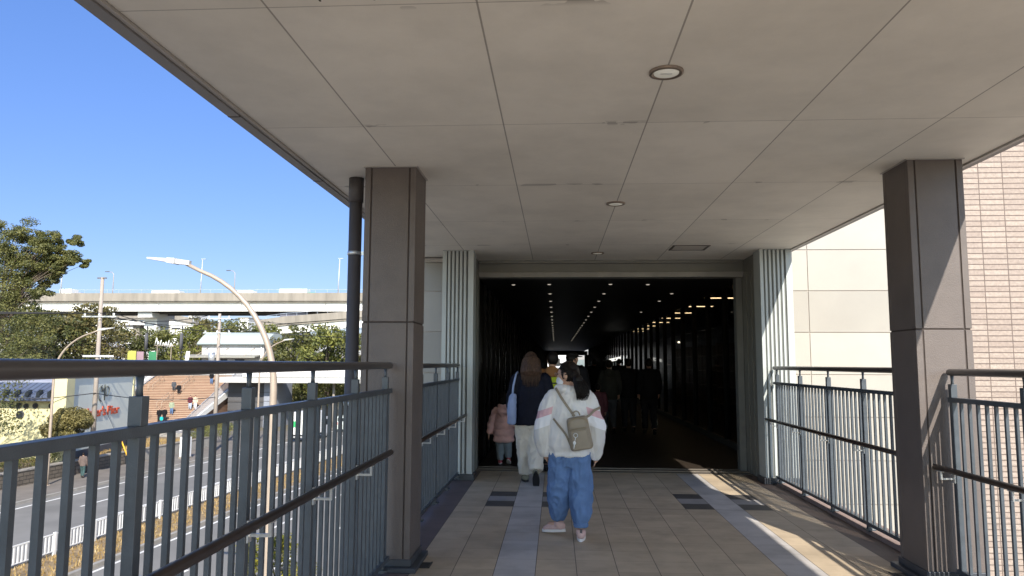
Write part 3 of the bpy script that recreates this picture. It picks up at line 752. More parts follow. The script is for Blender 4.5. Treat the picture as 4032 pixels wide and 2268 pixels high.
ft(-40, 70, 700, 'far1', 'tree crown cut by the left edge of the photo behind the ragged tree')
ft(75, 90, 745, 'far3', 'green tree filling the gap right of the ragged evergreen')
ft(205, 82, 732, 'pine', 'pine with layered branches just left of the utility pole, rising over the highway', 'pine_tree')
ft(262, 84, 742, 'pine', 'pine with layered branches just right of the utility pole, rising over the highway', 'pine_tree', rz=1.1)
ft(170, 95, 800, 'far2', 'olive green tree behind the left street lamp arm')
ft(296, 106, 805, 'far1', 'olive tree between the utility pole and the green sign board')
ft(258, 104, 838, 'brown', 'bare brownish tree at the foot of the concrete utility pole', 'bare_tree')
ft(308, 108, 850, 'brown', 'brownish tree left of the yellow sign board', 'bare_tree')
ft(350, 108, 812, 'far3', 'green tree behind the left dark banner post')
ft(400, 112, 822, 'far2', 'green tree behind the white script sign')
ft(440, 112, 815, 'far0', 'bright green tree just left of the right dark banner post')
ft(490, 108, 812, 'far2', 'green tree against the left wall of the arched roof building')
ft(520, 126, 783, 'far1', 'tall olive tree rising behind the left end of the arched roof')
ft(570, 130, 795, 'far3', 'olive tree above the middle of the arched roof')
ft(625, 128, 796, 'far0', 'tree above the right half of the arched roof')
ft(672, 122, 808, 'far2', 'tree behind the tall curved street lamp')
ft(706, 104, 832, 'far1', 'slim dark tree just right of the tall curved street lamp')
ft(735, 100, 820, 'far0', 'dark green tree second right of the tall curved street lamp')
ft(775, 98, 802, 'far3', 'highest rounded green tree right of the tall street lamp')
ft(825, 96, 808, 'far2', 'rounded green tree in the middle between street lamp and drainpipe')
ft(868, 98, 815, 'far0', 'dark green tree touching the drainpipe')
ft(920, 104, 812, 'far1', 'green tree behind the drainpipe and left pillar')
for i, px in enumerate((700, 755, 800, 850, 905)):
    ft(px, 112+3*(i % 2), 900-8*(i % 3), 'far%d' % (i % 3), 'low tree under the footbridge, number %d from the left' % (i+1) if 0 else ('low leafy tree seen below the footbridge girder, %s' % ('beside the grey abutment','second from the abutment','midway along the span','second from the drainpipe','nearest the drainpipe')[i]), 'young_tree')
# sidewalk tree out on the left whose shade dapples the yellow wall
K['street'] = dict(seed=71, h=9.5, cr=4.6, trunk_h=2.6, nclump=22, nleaf=420, ls=.16, tr=.18, lf=0)
tree(tuple(W(-38.8,39.8,GZ)), 'street', 'dark leafy tree cut off by the left edge above the hedge', 'street_tree', 1.0, .5, **K['street'])
tree(tuple(W(-42.0,37.2,GZ)), 'street', 'tall leafy tree outside the left edge shading the yellow wall', 'street_tree', 1.62, 2.2, **K['street'])
# clipped round street tree
rr = random.Random(12); T = MB(); Cn = MB()
T.tube([(0,0,0),(.04,.02,1.0),(0,.05,2.0),(.05,0,3.2)], [.13,.10,.09,.05], 8)
for a in range(6): T.tube([(0,.05,2.0),(.6*math.cos(a*1.05),.6*math.sin(a*1.05),2.9),(1.1*math.cos(a*1.05),1.1*math.sin(a*1.05),3.6)],[.05,.03,.01],5)
for k in range(70):
    a = rr.uniform(0,2*PI); t = rr.random(); zz = 2.45+2.1*t; R_ = 1.5*math.sqrt(max(.05,1-((t-.42)/.62)**2))*rr.uniform(.55,1.0)
    leaves(Cn, rr, (R_*math.cos(a), R_*math.sin(a), zz), (.42,.42,.30), 240, .15, .5)
e = empty('clipped_tree', (col(186,49), 49, GZ+.14), 'small round clipped street tree in front of the sign wall', 'tree'); 
o = T.build('trunk', M_bark, e, local=True); o = Cn.build('crown', LF[1], e, local=True, fix=False)
# near tree below the railing
K['near'] = dict(seed=81, h=3.5, cr=1.25, trunk_h=.8, nclump=26, nleaf=200, ls=.10, tr=.07, lf=4)
tree((col(697,19.5), 19.5, GZ+.13), 'near', 'yellow green young tree below the railing beside the tall lamp pole', 'young_tree', 1.0, .4, **K['near'])

# ------------------------------------------------------------------ retaining wall, hedges, bank
e = empty('retaining_wall', W(-37.0, 44, GZ), 'rough dark stone block retaining wall along the far sidewalk', 'wall')
M_block = brick_mat('rough_block', (.16,.135,.105), (.12,.10,.08), (.05,.042,.035), .55, .24, .02, 'YZ', 1.0, .5)
mb = MB(); strip(mb, -37.5, -37.0, -20, 53.5, GZ, GZ+1.05, 12); mb.build('block_face', M_block, e)
mb = MB(); strip(mb, -37.55, -36.97, -20, 53.5, GZ+1.052, GZ+1.13, 12); mb.build('coping', M_kerb, e)
e = empty('concrete_wall', W(-37.0, 57, GZ), 'low pale concrete wall right of the stone block wall', 'wall')
mb = MB(); strip(mb, -37.4, -37.05, 54, 66, GZ, GZ+1.0); mb.build('wall_body', M_kerb, e)
mb = MB(); strip(mb, -37.45, -37.0, 54, 66, GZ+1.002, GZ+1.07); mb.build('coping', M_conc, e)
mb = MB(); strip(mb, -80, -37.5, -20, 66, GZ, GZ+.95, 1); struct('raised_ground', mb, M_grass)
def hedge(c0, c1, wd, h, z, n, label, lf=2, s=.10):
    rr = random.Random(int(abs(c0[0]*7)+h*10)); mb = MB(); a = Vector(c0); b = Vector(c1); L_ = (b-a).length; d = (b-a)/L_; q = Vector((-d.y,d.x))
    m = int(L_/.35)+1
    for k in range(m):
        for j in range(3):
            p = a+d*(L_*(k+rr.random())/m)+q*rr.uniform(-wd/2,wd/2)
            leaves(mb, rr, (p.x,p.y,z+h*rr.uniform(.3,.8)), (.38,.38,h*.36), n, s)
    e = empty('hedge', ((a.x+b.x)/2,(a.y+b.y)/2,z), label, 'hedge'); mb.build('foliage', LF[lf], e, fix=False)
    mb = MB(); rr = random.Random(2)
    for k in range(m): p = a+d*(L_*(k+.5)/m); mb.tube([(p.x,p.y,z-.05),(p.x+.1,p.y,z+h*.6)],[.02,.01],5)
    mb.build('stems', M_bark, e)
hedge(W(-38.4,34)[:2], W(-38.6,48.5)[:2], 1.3, 1.1, GZ+.95, 60, 'green hedge on top of the stone block wall at the left')
hedge(W(-38.0,64)[:2], W(-37.8,71)[:2], 1.4, 1.3, GZ+.6, 60, 'green and yellow shrubs in front of the brick steps')
hedge((-40.6,83.5), (-37.2,84.5), 1.4, 1.0, GZ+.1, 50, 'low shrubs under the stair rail beside the dark abutment')
rr = random.Random(5); mb = MB()
for i in range(3500):
    v = rr.uniform(48, 64); u = rr.uniform(-42, -37.7); p = W(u, v, GZ+.95); h = rr.uniform(.06,.22); a = rr.uniform(0, PI); q = .03
    mb.add([(p.x-q*math.cos(a),p.y-q*math.sin(a),p.z),(p.x+q*math.cos(a),p.y+q*math.sin(a),p.z),(p.x+rr.uniform(-.08,.08),p.y,p.z+h)],[(0,1,2)])
o = mb.build('bank_grass', MAT['straw'], fix=False); o['kind'] = 'stuff'; tag(o, 'dry grass on the bank in front of the pale sign wall', 'grass')

# ------------------------------------------------------------------ yellow building with the sign wall
e = sb = empty('sign_building', (-40, 60, GZ+.9), 'pale yellow building with red lettering on its grey green side wall', 'building')
M_yel = M('cream_yellow_render', (.66,.60,.34), .8, var=.07, scale=.6, dirt=.1); M_gg = M('pale_grey_green_render', (.76,.77,.66), .8, var=.05, scale=.4, dirt=.12)
P0 = Vector((-34.91,51.28)); P1 = Vector((-36.985,63.15)); dd = (P1-P0).normalized(); nn = Vector((dd.y,-dd.x))   # nn faces the road
L0 = (P1-P0).length
def bw(mb, a, b, o0, o1, z0, z1):
    c = P0+dd*((a+b)/2)+nn*((o0+o1)/2); mb.obox((c.x,c.y), (dd.x,dd.y), (nn.x,nn.y), (b-a)/2, abs(o1-o0)/2, z0, z1)
mb = MB(); bw(mb, .7, L0, -.45, 0, GZ+.9, .32); mb.build('side_wall', M_gg, e)
mb = MB(); bw(mb, -.5, .7, -.8, .12, GZ+.9, .45); mb.build('corner_pier', M_yel, e); mb = MB(); bw(mb, L0-.35, L0+.05, .002, .06, GZ+.9, .34); mb.build('corner_pier', M_yel, e)
mb = MB(); bw(mb, .7, L0+.1, -.5, .10, .325, .42); mb.build('parapet_cap', M_yel, e)
mb = MB(); bw(mb, -.5, L0+.1, .125, .3, GZ+.9, GZ+1.5); mb.build('plinth', M_cshade, e)
M_red = M('red_lettering', (.55,.085,.035), .5, var=.05); M_logo = M('grey_logo_paint', (.13,.14,.13), .6)
def wall_text(body, a, z, size, mat, name, par, wid, ext=.03):
    cu = bpy.data.curves.new('txt', 'FONT'); cu.body = body; cu.size = size; cu.extrude = ext; cu.offset = size*.012; cu.space_character = .95
    o = bpy.data.objects.new('txt', cu); COL.objects.link(o)
    bpy.context.view_layer.update()
    me = bpy.data.meshes.new_from_object(o.evaluated_get(bpy.context.evaluated_depsgraph_get())); bpy.data.objects.remove(o)
    xs = [v.co.x for v in me.vertices]; me.transform(Matrix.Diagonal((wid/(max(xs)-min(xs)),1,1,1)))
    c = P0+dd*a+nn*.05
    # seen from the road side, text runs along +dd
    me.transform(Matrix(((dd.x,0,nn.x,c.x),(dd.y,0,nn.y,c.y),(0,1,0,z),(0,0,0,1))))
    return link(name, me, mat, par)
wall_text("Maker's", 2.35, -2.72, 1.0, M_red, 'lettering', sb, 3.95)
wall_text("Pier", 6.6, -2.72, 1.0, M_red, 'lettering', sb, 2.33)
# monogram: a looped M beside a P inside a broken arc
mb = MB()
def wp(a, z, o=.05): c = P0+dd*a+nn*o; return (c.x, c.y, z)
Z0 = -.93
mb.tube([wp(5.55+.72*math.cos(t), Z0-.05+.62*math.sin(t)) for t in [1.7+.22*k for k in range(14)]], .04, 6)
mb.tube([wp(5.35,Z0+.1),wp(5.4,Z0+.5),wp(5.65,Z0+.05),wp(5.95,Z0+.62),wp(6.0,Z0-.62)], .04, 6)
mb.tube([wp(6.25,Z0-.3),wp(6.25,Z0+.5)], .04, 6)
mb.tube([wp(6.25+.6*math.sin(t), Z0+.1+.4*math.cos(t)) for t in [.1+.25*k for k in range(12)]], .04, 6)
mb.build('monogram', M_logo, sb)
# front wing with slate roof and portholes
mb = MB(); mb.box(-62,-35.75,52.0,55.0,GZ+.9,-.95); mb.build('front_wall', M_yel, sb)
M_slate = brick_mat('blue_slate_roof', (.10,.13,.20), (.08,.10,.16), (.04,.05,.08), .45, 2.0, .05, 'XY', .8, 0)
mb = MB(); mb.prism([(51.3,-.96),(53.3,-.05),(53.3,-.25),(51.3,-1.1)], 'x', -62, -35.8); mb.build('lower_roof', M_slate, sb)
mb = MB(); mb.prism([(53.35,-.02),(60,.80),(60,-.3),(53.35,-.3)], 'x', -62, -36.6); mb.build('upper_roof', M('grey_roof_sheet', (.34,.35,.40), .6, var=.15, scale=.5), sb)
mb = MB(); mb.prism([(51.2,-1.14),(51.4,-1.14),(51.4,-1.32),(51.2,-1.32)], 'x', -62, -35.77); mb.build('gutter', M_slate, sb)
for k in range(12):
    x = -36.3-.83*k; mb = MB(); mb.prism([(51.22,-.72),(51.6,-.52),(51.6,-1.02),(51.22,-1.02)], 'x', x-.13, x+.13); mb.build('roof_bracket', M_glass, sb)
for x, z, r in ((-36.6,-1.70,.19),(-37.8,-1.70,.20),(-38.5,-1.72,.19),(-39.06,-1.70,.22),(-38.9,-2.35,.30),(-39.55,-1.72,.18),(-40.8,-1.72,.19)):
    mb = MB(); mb.tube([(x,51.93,z),(x,52.05,z)], r, 18); w_ = mb.build('porthole', M_cshade, sb)
    mb = MB(); mb.tube([(x,51.90,z),(x,51.925,z)], r*.78, 18); mb.build('pane', M_glass, w_)

# ------------------------------------------------------------------ utility poles and wires
def upole(x, y, h, label, arms, transformer=False, guy=False, r=.19):
    e = empty('utility_pole', (x,y,GZ+.14), label, 'utility pole')
    mb = MB(); mb.tube([(x,y,GZ),(x,y,GZ+h)], [r, r*.62], 14); mb.build('pole_shaft', M_pole, e)
    for (dz, l, sgn) in arms:
        z = GZ+h-dz; mb = MB(); mb.box(x-l/2+sgn*l*.15, x+l/2+sgn*l*.15, y-.16, y-.09, z-.05, z+.05); mb.tube([(x,y-.12,z-.7),(x+sgn*l*.3+.01,y-.12,z-.02)], .025, 6); a = mb.build('crossarm', M_chrome, e)
        for k in range(3):
            xx = x-l*.42+sgn*l*.15+l*.42*k; mb = MB(); mb.tube([(xx,y-.12,z+.05),(xx,y-.12,z+.10),(xx,y-.12,z+.16),(xx,y-.12,z+.24)], [.03,.09,.06,.08], 8); mb.build('insulator', M_white, a)
    if transformer:
        mb = MB(); mb.tube([(x-.55,y-.1,GZ+h-4.4),(x-.55,y-.1,GZ+h-3.5)], .28, 14); mb.box(x-.95,x+.35,y-.2,y-.1,GZ+h-4.5,GZ+h-4.42); mb.build('switch_box', M_chrome, e)
    return e
X1, Y1 = col(247,52), 52
e = upole(X1, Y1, 14.2, 'tall concrete utility pole rising in front of the trees on the left', [(2.9,2.6,0)])
mb = MB(); mb.box(X1-.35,X1+.35,Y1-.1,Y1-.02,GZ+14.1,GZ+14.18); mb.tube([(X1,Y1,GZ+11.5),(X1,Y1,GZ+14.15)], .05, 8); mb.build('pole_top', M_bark, e)
mb = MB(); mb.box(X1-1.0,X1+1.3,Y1-.22,Y1-.14,1.5+14/1850*52-.04,1.5+14/1850*52+.08); mb.build('crossarm', M_white, e)
mb = MB(); mb.tube([(X1+.1,Y1,-.6),(X1+2.2,Y1+1.5,GZ+.14)], .012, 5); g_ = mb.build('guy_wire', M_wire, e)
mb = MB(); mb.tube([(X1+1.55,Y1+1.04,GZ+2.2),(X1+2.2,Y1+1.5,GZ+.16)], .05, 8); mb.build('guy_cover', M('yellow_plastic', (.75,.38,.02), .5), g_)
X2, Y2 = col(549,65), 65
e2 = upole(X2, Y2, 12.4, 'grey steel utility pole with several crossarms in front of the arched roof building', [(.45,2.2,0),(1.75,2.6,-.3),(5.3,2.2,-.1)], True, r=.20)
def wire(p0, p1, sag, label, r=.03, n=14):
    p0 = Vector(p0); p1 = Vector(p1); mb = MB()
    mb.tube([p0.lerp(p1, t/n)-Vector((0,0,sag*4*(t/n)*(1-t/n))) for t in range(n+1)], r, 5)
    o = mb.build('power_line', M_wire); recentre(o, tuple(p0)); tag(o, label, 'cable', 'wires strung between the utility poles'); return o
zc = GZ+14.2-2.9
for k, dx in enumerate((-1.1, 0, 1.1)):
    wire((X1+dx,Y1-.12,zc+.24), (X1-30,Y1-22,zc+.6+.3*k), .6, 'thin cable from the tall utility pole toward the left edge of the photo')
    wire((X1+dx,Y1-.12,zc+.24), (X2+dx,Y2-.1,GZ+12.4-.2-.6*k), .55, 'thin cable sloping down between the two utility poles')
wire((X1+.1,Y1-.2,-.75), (X2,Y2-.2,-1.6), .35, 'black cable crossing the sign wall and brick steps between the poles', .03)
wire((X1+.1,Y1-.2,-.75), (X1-16,Y1-12,-.9), .6, 'black cable crossing the slate roof left of the tall pole', .03)
for k in range(2): wire((X2,Y2,GZ+12.0-1.0*k), (X2+26,Y2+34,GZ+12.2-k), .5, 'thin cable running right from the steel utility pole')

# ------------------------------------------------------------------ street lamps
def slamp(x, y, h, reach, ang, label, g='tall curved street lamps along the road', r=.10, drop=.0):
    """pole that bends over in a long arc; ang = heading of the arm"""
    e = empty('street_lamp', (x,y,GZ+.13), label, 'street lamp', g)
    c, s = math.cos(ang), math.sin(ang); z0 = GZ+.13; pts = []; rads = []
    zb = h*.70
    for k in range(7): pts.append((x,y,z0+zb*k/6)); rads.append(r*(1-.22*k/6))
    for k in range(1, 13):
        t = k/12; a = t*RAD(72)
        dx = reach*.80*(1-math.cos(a))/(1-math.cos(RAD(72))); dz = (h-zb-.25)*math.sin(a)/math.sin(RAD(72))
        pts.append((x+c*dx, y+s*dx, z0+zb+dz)); rads.append(r*(.78-.33*t))
    pts.append((x+c*reach*.97, y+s*reach*.97, z0+h-.05)); rads.append(r*.42)
    mb = MB(); mb.tube(pts, rads, 14); mb.build('lamp_pole', M_steel, e)
    mb = MB(); ex, ey, ez = x+c*reach, y+s*reach, z0+h-.03
    dirv = Vector((c,s,.12)).normalized(); sidev = Vector((-s,c,0)); upv = dirv.cross(sidev)
    def bx(a, b, w0, w1, h0, h1):
        P = []
        for t, w_, hh in ((a,w0,h0),(b,w1,h1)):
            for i, j in ((-1,-1),(1,-1),(1,1),(-1,1)): P.append(Vector((ex,ey,ez))+dirv*t+sidev*w_*i+upv*hh*j)
        mb.add(P, [(0,3,2,1),(4,5,6,7),(0,1,5,4),(1,2,6,5),(2,3,7,6),(3,0,4,7)])
    bx(-.22,.12,.06,.075,.055,.06); bx(.12,.32,.13,.13,.07,.06); bx(.32,.85,.13,.07,.045,.02); mb.build('lamp_head', M('lamp_head_grey', (.55,.54,.52), .4, metal=.2), e)
    mb = MB(); mb.tube([(x,y,z0),(x,y,z0+.04)], .22, 16); mb.build('base_flange', M_steel, e)
    return e
slamp(col(692,17.2), 17.2, 10.32, 2.4, PI, 'tall beige curved street lamp in the middle distance with its head against the sky', r=.105)
slamp(col(140,46.2), 46.2, 10.0, 3.0, .0, 'curved street lamp at the left whose arm crosses the concrete utility pole')
slamp(col(655,73), 73, 10.2, 2.6, .0, 'curved street lamp by the right end of the arched roof building')
slamp(W(-34,122).x, W(-34,122).y, 10, 2.6, .0, 'farthest curved street lamp, low against the trees left of the drainpipe')

# ------------------------------------------------------------------ steps, footbridge, station
DK = -.25; SX0, SX1 = -53.0, -41.2; SY0 = 80.0; ns = 34; run = .47; rise = (DK-GZ)/ns
st = empty('brick_steps', ((SX0+SX1)/2, SY0, GZ), 'wide flight of brick coloured steps with people on it', 'steps')
mb = MB(); mr = MB()
for k in range(ns):
    y0 = SY0+k*run; zt = GZ+(k+1)*rise
    mb.box(SX0, SX1, y0-.04, y0+run, zt-.035, zt)
    mr.box(SX0+.01, SX1-.01, y0, SY0+ns*run+2, zt-rise+.0, zt-.037)
mb.build('treads', M_steps, st); mr.build('risers', M_riser, st)
mb = MB(); a = SY0-1; b = SY0+ns*run
mb.prism([(a,GZ),(b,DK+.25),(b,DK+.55),(a,GZ+.6)], 'x', SX0-.35, SX0-.003); mb.build('cheek_wall', M_white, st)
mb = MB(); mb.prism([(a,GZ+.0),(b,DK-.9),(b,DK+.1),(a,GZ+.45)], 'x', SX1+.003, SX1+.28); mb.build('stringer', M_girder, st)
yT = SY0+ns*run
# sloped railing panels on the right of the steps
for k in range(7):
    ya = SY0-.5+k*(ns*run)/7; yb = ya+(ns*run)/7-.15
    za = GZ+rise*ns*(k/7)+.35; zb2 = GZ+rise*ns*((k+1)/7)+.25
    mb = MB(); mb.prism([(ya,za+1.0),(yb,zb2+1.0),(yb,zb2+1.06),(ya,za+1.06)], 'x', SX1+.08, SX1+.16); mb.prism([(ya,za),(yb,zb2),(yb,zb2+.06),(ya,za+.06)], 'x', SX1+.08, SX1+.16)
    for j in range(14):
        t = j/13; y = ya+(yb-ya)*t; z = za+(zb2-za)*t; mb.box(SX1+.1,SX1+.14,y-.02,y+.02,z+.02,z+1.02)
    mb.build('stair_railing', M('galvanised_grey', (.48,.48,.49), .5, metal=.3), st)
for xr in (-51.5, -47.5):
    mb = MB()
    for k in range(3):
        y0 = SY0+1+k*5; z0 = GZ+(y0-SY0)/run*rise; y1 = y0+2.6; z1 = GZ+(y1-SY0)/run*rise
        mb.tube([(xr,y0,z0),(xr,y0,z0+.9),(xr,y1,z1+.9),(xr,y1,z1)], .025, 6); mb.tube([(xr+.6,y0,z0),(xr+.6,y0,z0+.9),(xr+.6,y1,z1+.9),(xr+.6,y1,z1)], .025, 6)
    mb.build('centre_handrail', M_steel, st)
# rock garden beside the steps
e = empty('planting_slope', (-58, 88, GZ), 'grey sloping gravel bed left of the brick steps', 'planting bed')
mb = MB(); mb.prism([(82,GZ),(yT+1,.1),(yT+1,GZ)], 'x', -64, SX0-.36); mb.build('slope', M('gravel_bed', (.33,.32,.32), .95, var=.4, scale=2.5, bump=1, bscale=5), e)
rr = random.Random(9); mb = MB()
for k in range(60):
    y = rr.uniform(83, yT); z = GZ+(y-82)/(yT+1-82)*(6.3); mb.ell((rr.uniform(-60,SX0-.5), y, z), (.22,.22,.18), 7, 5)
mb.build('stones', M('stone_grey', (.5,.49,.47), .9, var=.3), e)
mb = MB(); mb.box(-75, SX1+.3, yT+.0, yT+22, -.9, DK-.002); struct('upper_deck', mb, M_side)
# footbridge
fb = empty('footbridge', (-27, 89, GZ), 'white footbridge with grey girder crossing over the road', 'footbridge')
mb = MB(); mb.box(SX1+.3, -8, 88, 92.5, -.95, -.25); mb.build('girder', M('girder_grey', (.46,.45,.42), .6, var=.05, scale=.5), fb)
n = 20; w_ = (-8-SX1-.3-2.9)/n
for k in range(n):
    x0 = SX1+.3+2.9+w_*k; mb = MB(); mb.bbox(x0+.015, x0+w_-.015, 87.9, 88.0, -.24, .62, .01); mb.build('parapet_panel', M_girder, fb)
mb = MB(); mb.box(SX1+3.0,-8,87.92,87.98,.72,.78); 
for k in range(28): mb.box(SX1+3.2+1.1*k, SX1+3.26+1.1*k, 87.93, 87.97, .62, .72)
mb.build('top_rail', M_white, fb)
for x in (-27.3, -15.0): mb = MB(); mb.tube([(x,90,GZ),(x,90,-.951)],.16,10); mb.build('bridge_pier', M_conc, fb)
ab = empty('bridge_abutment', (-38, 92, GZ), 'dark grey panelled block under the end of the footbridge', 'abutment')
mb = MB(); mb.box(SX1+.35,-36.2,90.5,96,GZ,-.952); mb.build('shade_toned_wall', M_cshade, ab)  # shade below the deck is put into this wall's colour
mb = MB(); mb.box(-36.197,-34.7,90.3,96,GZ,-.953)
mb.build('pale_panel', M('pale_blue_panel', (.26,.28,.33), .6, var=.08), ab)
mb = MB()
for k in range(4): mb.box(SX1+.36,-34.69,90.27,90.3,GZ+1.1*k+1.0,GZ+1.1*k+1.04)
mb.build('panel_joint', M_groove, ab)
# station house with arched roof
sh = empty('arched_roof_building', (-44, 104, DK), 'small white panelled building with a curved grey roof above the steps', 'building')
D = 102; xa, xb = col(508,D), col(664,D); zt = ray(580, 866, D)[1]
mb = MB(); mb.box(xa,xb,D,D+7,-.9,zt); mb.build('wall', M('station_white', (.52,.52,.52), .6, var=.04, scale=.5, dirt=.08), sh)
mb = MB(); prof = [(D-.35+7.7*t, zt+2.1*math.sin(PI*(.06+.88*t))-.3) for t in [k/14 for k in range(15)]]
prof2 = [(y, z-.18) for y, z in prof[::-1]]
mb.prism([(D-.4,zt-.02)]+prof+[(D+7.4,zt-.02)], 'x', xa-.6, xb+.5); mb.build('roof', M('curved_metal_roof', (.40,.44,.41), .45, var=.06, stretch=(6,1,1)), sh)
mb = MB(); mb.box(xa-.6,xb+.5,D-.5,D-.3,zt-.15,zt+.05); mb.build('eave_trim', M('eave_dark', (.12,.14,.14), .5), sh)
mb = MB(); mb.prism([(D-2.2,zt-1.75),(D-.01,zt-1.45),(D-.01,zt-1.62),(D-2.2,zt-1.92)], 'x', xa-1.6, xb-.4); cnp = mb.build('awning', M('awning_grey', (.30,.29,.25), .6), sh)
mb = MB()
for k in range(11):
    t = xa+(xb-xa)*k/10.; mb.box(t-.015,t+.015,D-.012,D-.001,-.5,zt-.2)
for z in (zt-2.4, zt-3.9): mb.box(xa,xb,D-.012,D-.002,z-.015,z+.015)
mb.build('panel_joint', M_joint, sh)
for xx in (xa+.9, xa+3.9, xb-1.3): mb = MB(); mb.tube([(xx,D-.02,zt-.5),(xx-.8,D-1.9,zt-1.7)], .04, 6); mb.build('stay_rod', M_steel, sh)
for x0, x1 in ((col(556,D),col(573,D)),(col(592,D),col(616,D))):
    mb = MB(); mb.box(x0,x1,D-.03,D+.02,zt-3.5,zt-2.1); w_ = mb.build('window', M_cshade, sh); mb = MB(); mb.box(x0+.08,x1-.08,D-.05,D-.032,zt-3.4,zt-2.2); mb.build('pane', M_glass, w_)
mb = MB(); mb.tube([(xb-.35,D-.1,zt-.2),(xb-.35,D-.1,-.5)], .07, 8); mb.build('downpipe', M_white, sh)
# utility cabinet
e = empty('utility_cabinet', (col(478,60), 60, GZ+.14), 'white metal utility cabinet on the far sidewalk below the steps', 'cabinet')
x = col(478,60); mb = MB(); mb.bbox(x-.38,x+.38,59.8,60.3,GZ+.25,GZ+1.85,.02); mb.build('cabinet_body', M_white, e)
mb = MB(); mb.box(x-.42,x+.42,59.75,60.35,GZ+.14,GZ+.25); mb.build('plinth', M_conc, e)
mb = MB(); mb.bbox(x+.02,x+.34,59.785,59.80,GZ+.32,GZ+1.75,.004); mb.bbox(x-.34,x-.02,59.785,59.80,GZ+.32,GZ+1.75,.004); mb.build('cabinet_door', M('door_white', (.70,.71,.72), .5), e)
# small plain steps between wall and sidewalk
e = empty('concrete_steps', (-31.9, 66, GZ), 'short grey concrete steps left of the white cabinet', 'steps')
mb = MB(); x = col(448,70)
for k in range(7): mb.box(x-1.6, x+.9, 68+.35*k, 72.5, GZ+.13+.15*k, GZ+.13+.15*(k+1)-.002)
mb.build('stair_flight', M_kerb, e)
# lamp and banner posts, sign boards near the steps
for px, lb in ((368,'dark slim post with a white banner, left of the white script sign'),(456,'dark slim post with a white banner, left of the arched roof building')):
    x = col(px,98); y = 98; e = empty('banner_post', (x,y,DK), lb, 'lamp post', 'dark banner posts above the steps')
    mb = MB(); mb.tube([(x,y,DK),(x,y,6.2)], [.09,.05], 8); mb.build('post', M_black, e)
    mb = MB(); mb.tube([(x,y-.1,3.2),(x,y-.1,5.4)], .30, 10, sx=.6); mb.build('lamp_shade', M_cshade, e)
    mb = MB(); mb.prism([(x+.35,.2),(x+.95,.2),(x+1.25,3.0),(x+.75,3.0)], 'y', y-.02, y+.02); mb.build('banner', M_white, e)
    mb = MB(); mb.tube([(x,y,6.2),(x,y,6.5)], [.15,.02], 8); mb.build('finial', M_black, e)
for px0, px1, yt, colr, lb in ((322,343,886,(.42,.42,.09),'yellow panel sign board above the brick steps'),(345,362,888,(.30,.20,.23),'pinkish purple panel sign board between yellow and green boards'),(375,394,888,(.04,.20,.09),'green panel sign board above the brick steps')):
    x0, x1 = col(px0,97), col(px1,97); z = 1.5+(915-yt)/1850*97
    e = empty('sign_board', ((x0+x1)/2,97,DK), lb, 'sign')
    mb = MB(); mb.bbox(x0,x1,96.95,97.05,z-1.9,z,.01); mb.build('board', M('board_%d' % px0, colr, .5, var=.15, scale=1.2), e)
    mb = MB(); mb.box(x0+.05,x0+.13,97.06,97.14,DK,z-.1); mb.box(x1-.13,x1-.05,97.06,97.14,DK,z-.1); mb.build('board_frame', M_steel, e)
# pale script sign among the trees: a slanted row of strokes
e = empty('script_sign', (col(412,99),99,3.9), 'white slanted script lettering standing among the trees', 'sign')
mb = MB(); x = col(389,99); z = 1.5+(915-871)/1850*99
for k, (h, wv) in enumerate(((1.0,.3),(.55,.2),(.8,.1),(.5,.25),(.65,.25),(.9,.15),(.6,.3))):
    xx = x+.36*k; zz = z-.05*k
    mb.tube([(xx,99,zz),(xx+.22*h,99,zz+h)], .06, 6); mb.tube([(xx+.22*h,99,zz+h),(xx+wv,99,zz+h*.55),(xx+wv+.05,99,zz+.1)], .05, 6)
mb.build('script_strokes', M_white, e)
mb = MB(); mb.box(x-.1,x+2.7,99.08,99.12,z-.12,z-.02); mb.tube([(x+.3,99.1,DK),(x+.3,99.1,z-.1)],.04,6); mb.tube([(x+2.3,99.1,DK),(x+2.3,99.1,z-.1)],.04,6); mb.build('sign_frame', M_steel, e)

# ------------------------------------------------------------------ elevated highway
HY = 150.0
def hz(py, D=HY): return ray(520, py, D)[1]
hw = empty('elevated_highway', (-70, HY, GZ), 'elevated highway with concrete parapet and white girder across the background', 'highway')
XA, XB = -190, 60
mb = MB(); mb.box(XA, XB, HY, HY+.25, hz(757), hz(737)); 
for k in range(1): pass
mb.build('parapet', M_conc, hw)
mb = MB(); mb.box(XA, XB, HY+.25, HY+12, hz(760), hz(752)); mb.box(XA, XB, HY+12, HY+12.25, hz(757), hz(738)); mb.build('deck_slab', M_conc, hw)
mb = MB()
segs = [XA]+[x for x in (-100,-84,-66,-48,-30,-12,6,24,42) ]+[XB]
for a, b in zip(segs[:-1], segs[1:]): mb.box(a+.06, b-.06, HY+.9, HY+1.2, hz(781), hz(759))
mb.prism([(XA,hz(781)),(XB,hz(781)),(XB,hz(781)-.12),(XA,hz(781)-.12)], 'y', HY+.7, HY+1.4); mb.build('girder', M_girder, hw)
mb = MB(); mb.box(XA,XB,HY+4.5,HY+4.9,hz(787),hz(761)); mb.box(XA,XB,HY+8,HY+8.4,hz(788),hz(761)); mb.build('inner_girder', M_cshade, hw)
mb = MB(); mb.box(XA, XB, HY+.1, HY+.14, hz(729), hz(729)+.07)
for k in range(100): x = XA+2.5*k; mb.box(x-.03,x+.03,HY+.1,HY+.14,hz(737),hz(729))
mb.build('guard_rail', M('guard_rail_grey', (.34,.38,.45), .5), hw)
